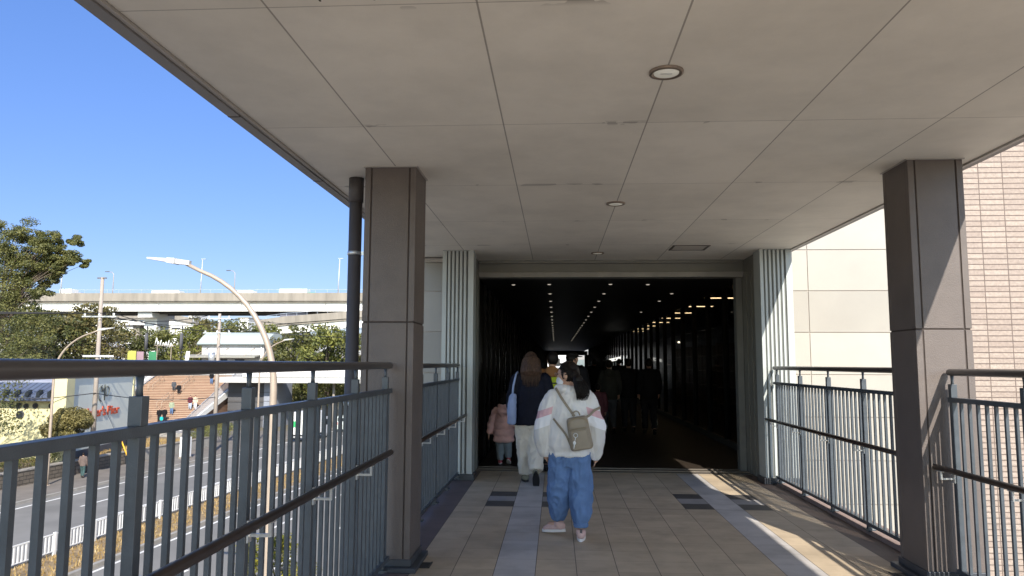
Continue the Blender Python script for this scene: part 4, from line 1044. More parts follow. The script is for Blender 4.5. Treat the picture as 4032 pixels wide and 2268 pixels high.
for px0, px1 in ((331,367),(694,760)):
    x0, x1 = col(px0,HY), col(px1,HY); p = hw
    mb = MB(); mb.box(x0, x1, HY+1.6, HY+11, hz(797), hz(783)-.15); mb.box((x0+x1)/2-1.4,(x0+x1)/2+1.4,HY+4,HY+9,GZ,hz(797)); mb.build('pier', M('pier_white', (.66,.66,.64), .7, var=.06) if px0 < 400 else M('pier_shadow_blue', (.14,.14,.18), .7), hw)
for px in (140, 495, 845):
    x = col(px,HY); e = empty('highway_lamp', (x,HY+.3,hz(752)), 'slim lamp post on the highway, %s' % {140:'left of the tall utility pole',495:'over the arched roof building',845:'just left of the drainpipe'}[px], 'lamp post', 'lamp posts on the elevated highway')
    mb = MB(); mb.tube([(x,HY+.3,hz(745)),(x+.2,HY+.3,hz(652))], [.14,.08], 8); mb.build('lamp_pole', M('galvanised_pole', (.52,.54,.56), .5, metal=.2), e)
    mb = MB(); mb.bbox(x-.1,x+.9,HY+.15,HY+.45,hz(652),hz(652)+.14,.03); mb.build('lamp_head', M_chrome, e)
for px, py in ((264,683),(572,681)):
    x = col(px,HY+10); y = HY+10; z = hz(py,y); e = empty('highway_lamp', (x,y,hz(757)), 'shorter twin headed highway lamp %s' % ('right above the tall utility pole' if px < 400 else 'rising over the curved lamp arm'), 'lamp post', 'lamp posts on the elevated highway')
    mb = MB(); mb.tube([(x+1.0,y,hz(752)),(x+1.0,y,z-.6),(x+.6,y,z-.1),(x-.2,y,z)], [.1,.07,.06,.05], 8); mb.build('lamp_pole', M_steel, e)
    mb = MB(); mb.bbox(x-1.0,x-.1,y-.15,y+.15,z-.05,z+.12,.03); mb.build('lamp_head', M_cshade, e)
def hwtruck(px0, px1, topy, label, cab):
    x0, x1 = col(px0,HY+3), col(px1,HY+3); y0, y1 = HY+2.2, HY+4.6; zt = hz(topy,HY+3); zb = hz(752)
    e = empty('truck', ((x0+x1)/2, HY+3.4, zb), label, 'truck', 'trucks on the elevated highway')
    mb = MB(); mb.bbox(x0,x1,y0,y1,zb+1.0,zt,.05); mb.build('cargo_box', M_girder, e)
    mb = MB(); mb.bbox(x1+.15,x1+2.0,y0+.05,y1-.05,zb+.5,zt-.75,.15); cb_ = mb.build('cab', M('cab_%d' % px0, cab, .35), e)
    mb = MB(); mb.box(x1+1.2,x1+2.02,y0+.04,y1-.04,zt-1.5,zt-1.0); mb.build('windscreen', M_glass, cb_)
    mb = MB(); mb.box(x0+.2,x1+1.9,y0+.3,y1-.3,zb+.6,zb+.95); mb.build('chassis', M_black, e)
    for xx in (x0+1.0, x0+2.2, x1+1.0): mb = MB(); mb.tube([(xx,y0,zb+.5),(xx,y1,zb+.5)], .48, 14); mb.build('wheel', M_black, e)
hwtruck(700, 770, 728, 'white box truck with green cab on the highway, right of the curved lamp', (.08,.30,.20))
hwtruck(590, 634, 732, 'low white truck on the highway at the curved lamp arm', (.7,.7,.7))
hwtruck(378, 448, 732, 'long white truck on the highway left of the curved lamp head', (.2,.25,.2))
hwtruck(146, 176, 727, 'pale truck on the highway beside the leaning branch', (.3,.3,.32))
# lower ramp
def ramp(D, pts, label, name='ramp_viaduct'):
    e = empty(name, (col(pts[0][0],D), D, GZ), label, 'highway ramp')
    A = [(col(px,D), hz(py,D)) for px, py, *_ in pts]
    def band(d0, d1, y0, y1, nm, mat):
        mb = MB(); top = [(x, z+d1) for x, z in A]; bot = [(x, z+d0) for x, z in A][::-1]
        mb.prism(top+bot, 'y', y0, y1); mb.build(nm, mat, e)
    band(-1.35, 0, D, D+.25, 'parapet', M_conc); band(-1.7, -1.2, D+.25, D+7, 'deck_slab', M_conc); band(-3.2, -1.4, D+.6, D+.9, 'girder', M_girder)
    mb = MB(); mb.prism([(x,z+.62) for x,z in A]+[(x,z+.56) for x,z in A[::-1]], 'y', D+.05, D+.1)
    x0, x1 = A[0][0], A[-1][0]; n = int((x1-x0)/2)
    for k in range(n):
        x = x0+2*k; 
        for (xa_,za_),(xb_,zb_) in zip(A[:-1],A[1:]):
            if xa_ <= x <= xb_: z = za_+(zb_-za_)*(x-xa_)/(xb_-xa_); mb.box(x-.03,x+.03,D+.05,D+.1,z,z+.6)
    mb.build('guard_rail', MAT['guard_rail_grey'], e)
    for (x,z) in A[1::2]:
        mb = MB(); mb.box(x-1,x+1,D+2,D+5,GZ,z-1.7); mb.build('pier', M_conc, e)
ramp(138, [(640,806),(710,796),(800,789),(915,780),(1100,768)], 'concrete highway ramp rising to the right below the main highway')
ramp(205, [(240,790),(330,789),(430,791),(480,800)], 'low white ramp seen through the gap left under the highway')
# far buildings on the horizon
for i, (px, w_, yt, D) in enumerate(((385,26,792,420),(440,30,800,430),(475,10,780,440),(610,24,801,420),(160,60,800,380),(235,50,812,360),(330,60,806,300))):
    x = col(px,D); ww = w_/1850*D; z = hz(yt,D)
    lb = ('white block far off below the highway, right of the white pier','wide pale shed on the horizon left of the steel utility pole','slim pale chimney stack on the horizon left of the steel pole','pale shed on the horizon above the arched roof','pale building glimpsed through the trees left of the utility pole','pale building glimpsed through the trees behind the utility pole','pale building glimpsed through the trees above the yellow board')[i]
    e = empty('distant_building', (x,D,GZ), lb, 'building', 'pale buildings on the horizon')
    mb = MB(); mb.box(x-ww/2,x+ww/2,D,D+20,GZ,z); mb.build('wall', M_girder, e)
    mb = MB(); mb.box(x-ww/2-.3,x+ww/2+.3,D-.3,D+20.3,z,z+.6); mb.build('roof', M_conc, e)
    mb = MB()
    for k in range(3): mb.box(x-ww*.4,x+ww*.4,D-.1,D,z-3-4*k,z-1.8-4*k)
    mb.build('window_band', M_cshade, e)
hills = MB(); rr = random.Random(2); n = 60; pts = [(-1900+70*k, GZ+14+10*noise.noise(Vector((k*.3,1,2)))) for k in range(n)]
hills.prism(pts+[(pts[-1][0],GZ-5),(pts[0][0],GZ-5)], 'y', 1500, 1600); struct('far_shore', hills, M('far_shore', (.16,.19,.19), .9, var=.2, scale=.02))

# ------------------------------------------------------------------ vehicles on the road
def wheel(par, x, y, z, r, w_, ax):
    mb = MB(); a = Vector(ax)*w_/2; mb.tube([Vector((x,y,z))-a, Vector((x,y,z))+a], r, 18); wo = mb.build('wheel', M_black, par)
    mb = MB(); mb.tube([Vector((x,y,z))-a*1.05, Vector((x,y,z))+a*1.05], r*.55, 12); mb.build('rim', M_chrome, wo)
tk = empty('truck', W(-31.0,75,GZ), 'white box truck with a green stripe on its rear, driving on the far carriageway', 'truck')
c = W(-31.0, 74.2)
def tb(name, u0, u1, v0, v1, z0, z1, mat, par=tk):
    mb = MB(); q = W((u0+u1)/2,(v0+v1)/2); mb.obox((q.x,q.y), AX, AY, abs(u1-u0)/2, abs(v1-v0)/2, z0, z1); return mb.build(name, mat, par)
b_ = tb('cargo_box', -32.1,-29.9,72,76.2,GZ+.75,GZ+2.95, M_white)
tb('rear_door', -32.05,-29.95,71.95,71.995,GZ+.8,GZ+2.9, M('rear_white', (.74,.74,.70), .4), b_)
tb('green_stripe', -31.9,-31.3,71.93,71.945,GZ+1.5,GZ+2.1, M('logo_green', (.03,.38,.12), .5), b_)
tb('door_seam', -31.015,-30.985,71.93,71.945,GZ+.8,GZ+2.9, M_groove, b_)
tb('chassis', -31.8,-30.2,72.2,78,GZ+.5,GZ+.74, M_black)
tb('bumper', -32.0,-30.0,71.9,72.05,GZ+.45,GZ+.62, M_chrome)
for u in (-31.9,-30.3): tb('tail_light', u,u+.25,71.88,71.94,GZ+.64,GZ+.74, M('tail_red', (.5,.02,.02), .3))
cb_ = tb('cab', -31.95,-30.05,76.4,78.1,GZ+.5,GZ+2.2, M('cab_grey', (.5,.52,.55), .35))
tb('side_window', -30.045,-30.03,76.8,77.8,GZ+1.4,GZ+2.0, M_glass, cb_)
for u in (-31.7,-30.3):
    for v in (73.2,77.3): p = W(u,v); wheel(tk, p.x, p.y, GZ+.4, .4, .25, (CA,-SA,0))
vn = empty('van', W(-30.6,84,GZ), 'pale minivan with dark windows ahead of the white truck', 'van')
q = W(-30.6,85.5); mb = MB()
prof = [(-2.2,.35),(-2.25,.9),(-2.05,1.75),(-1.7,1.85),(.9,1.82),(1.6,1.15),(2.2,1.0),(2.3,.4)]
vs = []
for s_ in (-.82,.82):
    for (a, z) in prof:
        k = .9 if z > 1.2 else 1.0; p = W(-30.6+s_*k, 85.5+a, GZ+z); vs.append(tuple(p))
n = len(prof); mb.add(vs, [list(range(n))[::-1],[n+i for i in range(n)]]+[(i,(i+1)%n,n+(i+1)%n,n+i) for i in range(n)]); vb = mb.build('body', M('van_pale_green', (.55,.60,.56), .3, coat=.5), vn)
tb('rear_window', -31.2,-30.0,83.33,83.40,GZ+1.15,GZ+1.62, M_glass, vb)
tb('side_window', -29.85,-29.80,83.9,86.3,GZ+1.15,GZ+1.6, M_glass, vb)
for u in (-31.35,-30.05): tb('tail_light', u,u+.18,83.20,83.27,GZ+.85,GZ+1.15, MAT['tail_red'], vn)
for u in (-31.3,-29.9):
    for v in (84.2,87.0): p = W(u,v); wheel(vn, p.x, p.y, GZ+.33, .33, .2, (CA,-SA,0))
# ================================================================== people
M_skin = M('skin', (.50,.30,.21), .5, var=.05, scale=8); M_hairb = M('black_hair', (.011,.008,.007), .5, spec=.2, var=.3, scale=30, stretch=(3,3,.2))
M_hairbr = M('brown_hair', (.065,.037,.024), .5, spec=.25, var=.7, scale=40, stretch=(3,3,.15))
def cloth(name, col, rough=.85, var=.10, scale=6, bump=.25, bscale=120): return M(name, col, rough, var=var, scale=scale, bump=bump, bscale=bscale, spec=.15)
M_sole = M('white_sole', (.72,.70,.68), .6)
def rotz(a): return Matrix.Rotation(a, 3, 'Z')
def hand(mb, wr, d, side, s=1.0, curl=.5):
    """palm and five bent fingers from wrist wr along d"""
    d = Vector(d).normalized(); wr = Vector(wr)
    n = Vector((side, 0, 0)); n = (n-d*n.dot(d)).normalized(); f = d.cross(n).normalized()   # n: out of the palm's back, f: across the palm
    if f.y < 0: f = -f
    mb.tube([wr-d*.03*s, wr+d*.03*s, wr+d*.085*s], [.024*s,.030*s,.030*s], 10, sx=.9)
    for i, (off, L_) in enumerate(((.027,.060),(.010,.072),(-.008,.067),(-.025,.052))):
        b0 = wr+d*.080*s+f*off*s; b1 = b0+(d*.6*L_-n*.3*L_*curl)*s; b2 = b1+(d*.35*L_-n*.6*L_*curl)*s
        mb.tube([b0-d*.01*s,b1,b2], [.0092*s,.0085*s,.007*s], 8)
    t0 = wr+d*.03*s+f*.024*s; t1 = t0+(d*.03+f*.022-n*.01)*s; t2 = t1+(d*.03+f*.004-n*.014)*s
    mb.tube([t0,t1,t2], [.012*s,.010*s,.008*s], 8)
def headshape(mb, c, r, R3, s=1.0):
    c = Vector(c)
    def T(p): return c+R3 @ (Vector(p)*s)
    mb.ell(c, (.074*s,.092*s,.105*s), 20, 14, R3)
    mb.ell(T((0,.028,-.055)), (.054*s,.060*s,.058*s), 16, 10, R3)       # jaw
    mb.tube([T((0,.088,.012)), T((0,.104,-.018)), T((0,.094,-.028))], [.009*s,.013*s,.012*s], 8)   # nose
    mb.ell(T((0,.082,-.058)), (.022*s,.012*s,.010*s), 10, 6, R3)         # mouth
    for sx in (-1,1):
        mb.ell(T((sx*.028,.082,.030)), (.018*s,.009*s,.006*s), 8, 6, R3) # brow
        mb.ell(T((sx*.076,-.006,-.008)), (.010*s,.020*s,.030*s), 10, 8, R3)
def shoe(U, S, ank, hd, pitch, L=.24, W_=.045):
    """upper into U, sole into S; ank = ankle point, hd heading (0 = +y), pitch = heel lift"""
    Rm = Matrix.Rotation(hd,3,'Z') @ Matrix.Rotation(-pitch,3,'X'); ank = Vector(ank)
    def T(p): return ank+Rm @ Vector(p)
    k = L/.24; hz_ = -.085*k
    U.ell(T((0,-.015*k,hz_+.045*k)), (W_*.82,.055*k,.045*k), 14, 9, Rm); U.ell(T((0,.07*k,hz_+.034*k)), (W_*.95,.085*k,.034*k), 16, 9, Rm)
    U.ell(T((0,.12*k,hz_+.026*k)), (W_*.9,.05*k,.028*k), 14, 8, Rm); U.tube([T((0,-.005,hz_+.05*k)), T((0,-.005,.005))], [.045*k,.042*k], 12)
    pl = []
    for i in range(20):
        a = 2*PI*i/20; y = math.cos(a)*.125*k+.055*k; x = math.sin(a)*W_*(.86+.16*math.cos(a))
        pl.append((x, y))
    vs = [T((x,y,hz_-.004*k)) for x,y in pl]+[T((x*1.04,y,hz_+.020*k)) for x,y in pl]; n = 20
    S.add(vs, [list(range(n))[::-1],[n+i for i in range(n)]]+[(i,(i+1)%n,n+(i+1)%n,n+i) for i in range(n)], False)
def lerp3(a, b, t): return Vector(a).lerp(Vector(b), t)
def limb(mb, pts, rad, n=16, sub=3):
    """smooth tapered limb through joints"""
    P = [Vector(p) for p in pts]; Q = []; Rr = []
    for i in range(len(P)-1):
        p0 = P[max(i-1,0)]; p1 = P[i]; p2 = P[i+1]; p3 = P[min(i+2,len(P)-1)]
        for k in range(sub):
            t = k/sub; Q.append(.5*((2*p1)+(p2-p0)*t+(2*p0-5*p1+4*p2-p3)*t*t+(3*p1-p0-3*p2+p3)*t*t*t)); Rr.append(rad[i]*(1-t)+rad[i+1]*t)
    Q.append(P[-1]); Rr.append(rad[-1]); mb.tube(Q, Rr, n)
def put(name, me, mat, par): return link(name, me, mat, par, True)

def human(label, loc, rz, arms, legs, head, headrot, top, bottom, hair, shoes, vox=.012, sc=1.0, hs=1.0, group=None, wr=(.008,.008), skin=M_skin, feet=(.24,.045), hands=(True,True), eyes=False, tilt=0.0):
    """arms/legs: joint triples in metres; top: dict(rings, rad, mat); bottom: dict(rad, mat); a person is one body mesh wearing clothes"""
    e = empty('person', loc, label, 'person', group, rz); e.scale = (sc,sc,sc)
    sh = Vector(arms[0][0]).lerp(Vector(arms[1][0]), .5); hip = Vector(legs[0][0]).lerp(Vector(legs[1][0]), .5)
    R3 = Matrix.Rotation(headrot,3,'Z') @ Matrix.Rotation(tilt,3,'X')
    b = MB(); headshape(b, head, 0, R3, hs)
    b.tube([sh+Vector((0,0,-.03)), sh+Vector((0,.0,.05)), Vector(head)-Vector((0,.01,.06))], [.07,.052*hs,.048*hs], 12)
    zs, zh = sh.z, hip.z; w_ = abs(arms[1][0][0]-arms[0][0][0])/2
    b.loft([(hip.x,hip.y,zh-.10,w_*.62,.09),(hip.x,hip.y,zh,w_*.85,.105),(hip.x*.5+sh.x*.5,sh.y,zh*.65+zs*.35,w_*.68,.085),(sh.x,sh.y,zh*.25+zs*.75,w_*.88,.10),(sh.x,sh.y,zs+.01,w_*.85,.075)], 20)
    k = (w_/.17)
    for i, a in enumerate(arms):
        limb(b, a, [.052*k,.040*k,.027*k]); d = Vector(a[2])-Vector(a[1])
        if hands[i]: hand(b, a[2], d, -1 if i == 0 else 1, .95*k)
    for l in legs: limb(b, l[:3], [.082*k,.056*k,.036*k]); b.ell(Vector(l[2])+rotz(l[3])@Vector((0,.05*k,-.04*k)), (.035*k,.09*k,.032*k), 10, 8, rotz(l[3]))
    put('body', baked(b, .009 if vox < .012 else vox, 3), skin, e)
    if eyes:
        for sx in (-1,1):
            m_ = MB(); c = Vector(head)+R3@(Vector((sx*.028,.086,.012))*hs); m_.ell(c, (.010*hs,.006*hs,.005*hs), 10, 6, R3); put('eye', m_.mesh('eye'), M_black, e)
    # top
    t = MB(); t.loft(top['rings'], 28)
    for a in arms: limb(t, [lerp3(a[0], sh, .12)]+[a[0], lerp3(a[0],a[1],.5), a[1], lerp3(a[1],a[2],.55), lerp3(a[1],a[2],top.get('ext',1.0))], [top['rad'][0]]+list(top['rad']))
    for x in top.get('extra', []): x(t)
    put(top.get('name','jacket'), baked(t, vox, 5, wr=wr[0], ws=top.get('ws',11), wz=top.get('wz',.6), seed=3), top['mat'], e)
    q = MB()
    q.loft([(hip.x,hip.y,zh-.13,w_*.70,.10),(hip.x,hip.y,zh-.02,w_*.92,.12),(hip.x,hip.y,zh+.10,w_*.88,.11),(hip.x,hip.y,zh+.16,w_*.80,.10)], 24)
    r = bottom['rad']
    for l in legs: limb(q, [l[0], lerp3(l[0],l[1],.5), l[1], lerp3(l[1],l[2],.5), lerp3(l[1],l[2],bottom.get('end',.93)), lerp3(l[1],l[2],bottom.get('end',.93)+.06)], r)
    put('trousers', baked(q, vox, 4, wr=wr[1], ws=12, wz=.55, seed=5), bottom['mat'], e)
    # shoes
    for l in legs:
        U, S = MB(), MB(); shoe(U, S, l[2], l[3], l[4], feet[0], feet[1]); so_ = put('shoe', baked(U, max(.008, vox*.8), 3), shoes[0], e); put('sole', S.mesh('sole'), shoes[1], so_)
    if hair:
        hm = MB(); c = Vector(head)
        hm.ell(c+R3@(Vector((0,-.014,.018))*hs), (.084*hs,.097*hs,.106*hs), 22, 14, R3)
        for x in hair.get('extra', []): x(hm)
        me = baked(hm, max(.009, vox), 2, wr=hair.get('wr',.004), ws=55, wz=.08, seed=1)
        # open the face: pull hair in front of the hairline back inside the head
        f = R3 @ Vector((0,1,0)); u_ = R3 @ Vector((0,0,1))
        for v in me.vertices:
            d = v.co-c; a = d.dot(f)/hs; z = d.dot(u_)/hs
            if a > .035 and z < .055 and d.length < .16*hs: v.co = c+R3@Vector((0,-.01,0))*hs+(v.co-c)*.62
        if hair.get('strands'):
            st_ = MB(); hair['strands'](st_); bm = bmesh.new(); bm.from_mesh(me); m2 = st_.mesh('t'); bm.from_mesh(m2); bm.to_mesh(me); bm.free()
            me.polygons.foreach_set('use_smooth', [True]*len(me.polygons))
        put('hair', me, hair['mat'], e)
    return e

# ---- girl in the white jacket -------------------------------------------------
def girl_mat():
    m, nt, b = nodes('white_jacket_cloth'); g = G(nt); L = nt.links
    tc = nt.nodes.new('ShaderNodeTexCoord'); sp = nt.nodes.new('ShaderNodeSeparateXYZ'); L.new(tc.outputs['Object'], sp.inputs[0])
    ax = g.m('ABSOLUTE', g.m('ADD', sp.outputs[0], .005)); z = g.m('ADD', sp.outputs[2], g.m('MULTIPLY', g.m('SUBTRACT', ax, .22), .35))
    arm = g.m('GREATER_THAN', g.m('ADD', ax, g.m('MULTIPLY', g.m('SUBTRACT', sp.outputs[2], 1.05), .18)), .158)
    n = g.noise(tc.outputs['Object'], 14, 4)
    base = g.mix(n, (.70,.69,.685), (.80,.79,.775))
    low = g.m('MULTIPLY', arm, g.m('LESS_THAN', z, .955)); base = g.mix(low, base, (.66,.655,.64))
    pk = g.m('MULTIPLY', arm, g.rng(z, 1.045, 1.105)); base = g.mix(pk, base, (.66,.42,.46))
    wh = g.m('MULTIPLY', arm, g.rng(z, .955, 1.045)); base = g.mix(wh, base, (.82,.83,.87))
    L.new(base, b.inputs['Base Color']); b.inputs['Roughness'].default_value = .8
    bp = nt.nodes.new('ShaderNodeBump'); bp.inputs['Strength'].default_value = .6; bp.inputs['Distance'].default_value = .010
    mp = nt.nodes.new('ShaderNodeMapping'); mp.inputs['Scale'].default_value = (26,26,4); L.new(tc.outputs['Object'], mp.inputs[0])
    L.new(g.noise(mp.outputs[0], 1.0, 5), bp.inputs['Height']); L.new(bp.outputs[0], b.inputs['Normal']); return m
gloc = Vector((.125, 6.56, 0))
def g_collar(t):
    for k in range(16):
        a = 2*PI*k/16; t.ell((.085*math.cos(a)-.012, .075*math.sin(a), 1.275+.012*math.sin(a*2)), (.036,.036,.036), 10, 8)
    t.ell((-.125,-.01,1.235), (.06,.06,.035), 12, 8); t.ell((-.145,.01,1.245),(.035,.05,.03),10,8); t.ell((.04,-.075,1.225),(.10,.045,.045),12,8)
def g_hem(t):
    n = 48
    for k in range(n):
        a = 2*PI*k/n; x, y = .170*math.cos(a), .126*math.sin(a); t.ell((x,y,.728), (.010,.010,.026), 6, 5)
def g_pony(h):
    h.ell((.045,-.085,1.405),(.042,.036,.036)); h.ell((.07,-.125,1.35),(.045,.034,.055)); h.ell((.095,-.14,1.30),(.048,.034,.045))
def g_strands(h):
    r_ = random.Random(3)
    for k in range(260):
        a = r_.uniform(0,2*PI); q = math.sqrt(r_.random()); ox, oy = q*math.cos(a), q*math.sin(a)
        L_ = r_.uniform(.6,1.1)
        pts = [(.05+ox*.025,-.09+oy*.02,1.40),(.078+ox*.052,-.125+oy*.036,1.35),(.100+ox*.068,-.142+oy*.042,1.295),(.106+ox*.060,-.150+oy*.036,1.295-.05*L_),(.096+ox*.036+r_.uniform(-.014,.014),-.152+oy*.022,1.295-.10*L_)]
        h.tube(pts, [.004,.004,.0035,.003,.001], 4, cap=False)
    for k in range(160):   # crown hair combed back to the tie
        a = r_.uniform(-1.2,1.5); z = r_.uniform(-.02,.09)
        c = Vector((-.018,.005,1.405)); R3 = Matrix.Rotation(RAD(68),3,'Z') @ Matrix.Rotation(RAD(-6),3,'X')
        p0 = c+R3@Vector((.085*math.sin(a),.02+.055*math.cos(a)*.6,z+.02)); p2 = Vector((.045,-.085,1.41)); m_ = (p0+p2)/2; d_ = (m_-c); m_ = c+d_.normalized()*max(d_.length,.103)
        h.tube([p0,m_,p2],[.0015,.003,.003],4,cap=False)
girl = human('girl in white jacket with pink sleeve bands and baggy blue jeans, nearest the camera', gloc, 0,
    arms=[((-.145,0,1.185),(-.235,.0,.95),(-.215,.03,.735)), ((.145,0,1.185),(.222,.0,.94),(.222,.03,.715))],
    legs=[((-.078,0,.74),(-.095,.05,.43),(-.105,.13,.115),RAD(58),.12), ((.078,0,.74),(.092,.0,.42),(.088,-.07,.09),RAD(-4),0)],
    head=(-.018,.005,1.405), headrot=RAD(68), tilt=RAD(-6), hs=.97,
    top=dict(rings=[(0,0,.715,.165,.122),(0,0,.745,.178,.132),(0,-.005,.79,.196,.150),(0,-.008,.88,.196,.152),(0,-.005,1.0,.188,.145),(0,0,1.12,.185,.135),(0,0,1.20,.160,.118),(0,0,1.25,.105,.092),(0,0,1.27,.07,.07)],
             rad=[.082,.088,.086,.088,.046], mat=girl_mat(), extra=[g_collar, g_hem], ws=9, wz=.38, ext=1.16),
    bottom=dict(rad=[.100,.101,.100,.094,.058,.050], mat=cloth('blue_denim', (.125,.215,.41), .8, .16, 9, .3, 300), end=.86),
    hair=dict(mat=M_hairb, extra=[g_pony], strands=g_strands), shoes=(cloth('pale_pink_sneaker', (.60,.42,.39), .7), M_sole), vox=.0075, wr=(.013,.013), feet=(.235,.044), eyes=True)
def child_of(e, name, mb_or_mesh, mat):
    me = mb_or_mesh.mesh(name) if isinstance(mb_or_mesh, MB) else mb_or_mesh
    return put(name, me, mat, e)
Rg = Matrix.Rotation(RAD(68),3,'Z') @ Matrix.Rotation(RAD(-6),3,'X'); hc = Vector((-.018,.005,1.405))
def H(p): return hc+Rg@(Vector(p)*.97)
mb = MB(); mb.ell(H((0,.052,-.050)), (.058,.062,.050), 18, 10, Rg)
mk = baked(mb, .007, 3, wr=.002, ws=40); child_of(girl, 'face_mask', mk, cloth('white_mask', (.72,.74,.78), .8))
mb = MB()
for sx in (-1,1):
    mb.tube([H((sx*.032+.020*math.cos(t), .104, .014+.017*math.sin(t))) for t in [2*PI*k/14 for k in range(15)]], .0018, 6)
    mb.tube([H((sx*.052,.103,.018)), H((sx*.080,.05,.014)), H((sx*.082,-.005,.006))], .0018, 6)
mb.tube([H((-.012,.106,.018)),H((.012,.106,.018))], .0018, 6); child_of(girl, 'glasses', mb, M('thin_metal_frame', (.25,.2,.2), .3, metal=.8))
mb = MB(); mb.ell(H((-.078,-.008,-.006)), (.012,.021,.031), 12, 8, Rg); child_of(girl, 'ear', mb, M_skin)
for sx in (-1, 1):
    mb = MB(); ax_ = (-.10,.118) if sx < 0 else (.088,-.062); zz = .175 if sx < 0 else .135
    for k in range(18):
        a = 2*PI*k/18; mb.ell((ax_[0]+.054*math.cos(a), ax_[1]+.050*math.sin(a), zz-.005), (.012,.012,.024), 6, 5)
    child_of(girl, 'gathered_cuff', baked(mb, .006, 2, wr=.003, ws=40), MAT['blue_denim'])
mb = MB(); mb.box(.078,.098,-.1275,-.1225,.025,.105); child_of(girl, 'heel_stripe', mb, M('grey_stripe', (.10,.09,.10), .7))
# backpack
bp = empty('backpack', gloc+Vector((.07,-.2,.9)), 'small taupe backpack hanging low on the back of the white jacket', 'backpack')
ORG[bp.name] = Vector((0,0,0)); bp.location = gloc; M_bag = M('taupe_leather', (.27,.225,.165), .5, var=.08, scale=12, bump=.2, bscale=260)
tl = Matrix.Rotation(RAD(-10),3,'Y'); bc = Vector((.075,-.205,.915))
def BP(p): return bc+tl@Vector(p)
def bagbox(cx, cy, cz, hx, hy, hz2, bev, seg=4):
    bm = bmesh.new(); bmesh.ops.create_cube(bm, size=1)
    for v in bm.verts: v.co = (cx+v.co.x*2*hx*(1-.10*(v.co.z+.5)), cy+v.co.y*2*hy*(1-.15*(v.co.z+.5)), cz+v.co.z*2*hz2)
    bmesh.ops.bevel(bm, geom=bm.edges[:], offset=bev, segments=seg, affect='EDGES', profile=.6)
    m_ = MB(); bm.verts.index_update(); m_.add([BP(v.co) for v in bm.verts], [[v.index for v in f.verts] for f in bm.faces], True); bm.free(); return m_
child_of(bp, 'bag_body', bagbox(0,0,0,.100,.050,.142,.042), M_bag)
pk_ = child_of(bp, 'front_pocket', bagbox(-.004,-.052,-.05,.078,.016,.082,.013), M_bag)
mb = MB(); mb.tube([BP((-.075,-.058,.045)),BP((0,-.064,.046)),BP((.075,-.056,.045))], .0035, 6); child_of(bp, 'zip', mb, M('zip_brass', (.30,.24,.15), .35, metal=.7))
mb = MB(); mb.tube([BP((.085*math.cos(t), -.045+.0*t, .075+.055*math.sin(t))) for t in [.05+.23*k for k in range(14)]], .0035, 6); child_of(bp, 'top_zip', mb, MAT['zip_brass'])
mb = MB(); mb.tube([BP((.030*math.cos(t), -.01, .148+.040*math.sin(t))) for t in [.0+.262*k for k in range(13)]], .0065, 8); child_of(bp, 'carry_handle', mb, M_bag)
def strap(pts, w1, nm='strap'):
    P = [Vector(p) for p in pts]; m_ = MB(); Q = []
    for i in range(len(P)-1):
        p0 = P[max(i-1,0)]; p3 = P[min(i+2,len(P)-1)]; p1 = P[i]; p2 = P[i+1]
        for k in range(5):
            t = k/5; Q.append(.5*((2*p1)+(p2-p0)*t+(2*p0-5*p1+4*p2-p3)*t*t+(3*p1-p0-3*p2+p3)*t*t*t))
    Q.append(P[-1]); n = len(Q); vs = []
    for i, q in enumerate(Q):
        t = (Q[min(i+1,n-1)]-Q[max(i-1,0)]).normalized(); o_ = Vector((q.x, q.y, 0)); o_ = o_.normalized() if o_.length > .01 else Vector((0,-1,0))
        if q.z > 1.2: o_ = (o_+Vector((0,0,1.2))).normalized()
        sd2 = t.cross(o_).normalized(); o_ = sd2.cross(t).normalized()
        for a, b in ((-1,-1),(1,-1),(1,1),(-1,1)): vs.append(q+sd2*w1/2*a+o_*.003*b)
    fs = [(i*4+k, i*4+(k+1)%4, (i+1)*4+(k+1)%4, (i+1)*4+k) for i in range(n-1) for k in range(4)]+[(0,3,2,1),((n-1)*4,(n-1)*4+1,(n-1)*4+2,(n-1)*4+3)]
    m_.add(vs, fs); return child_of(bp, nm, m_, M_bag)
strap([(.035,-.185,1.055),(-.01,-.178,1.115),(-.07,-.160,1.20),(-.115,-.09,1.275),(-.125,.0,1.285),(-.12,.09,1.22),(-.12,.155,1.10)], .021)
strap([(.125,-.180,1.045),(.165,-.165,1.065),(.205,-.13,1.10),(.240,-.085,1.115),(.262,-.03,1.12),(.262,.03,1.11)], .021)
strap([(.005,-.170,.80),(-.04,-.178,.90),(-.10,-.168,.975),(-.145,-.14,1.03)], .017)
mb = MB(); rc = BP((-.035,-.083,-.005)); mb.tube([rc+Vector((.017*math.cos(t),-.003,.017*math.sin(t))) for t in [2*PI*k/16 for k in range(17)]], .003, 6); child_of(bp, 'ring_charm', mb, M_chrome)
mb = MB(); mb.tube([rc+Vector((0,-.003,-.017)), rc+Vector((-.008,-.004,-.05))], .003, 6); mb.ell(rc+Vector((-.010,-.006,-.062)),(.013,.010,.016)); mb.tube([rc+Vector((-.010,-.006,-.07)),rc+Vector((-.016,-.006,-.11))],[.005,.003],6); child_of(bp, 'pom_charm', mb, M_white)

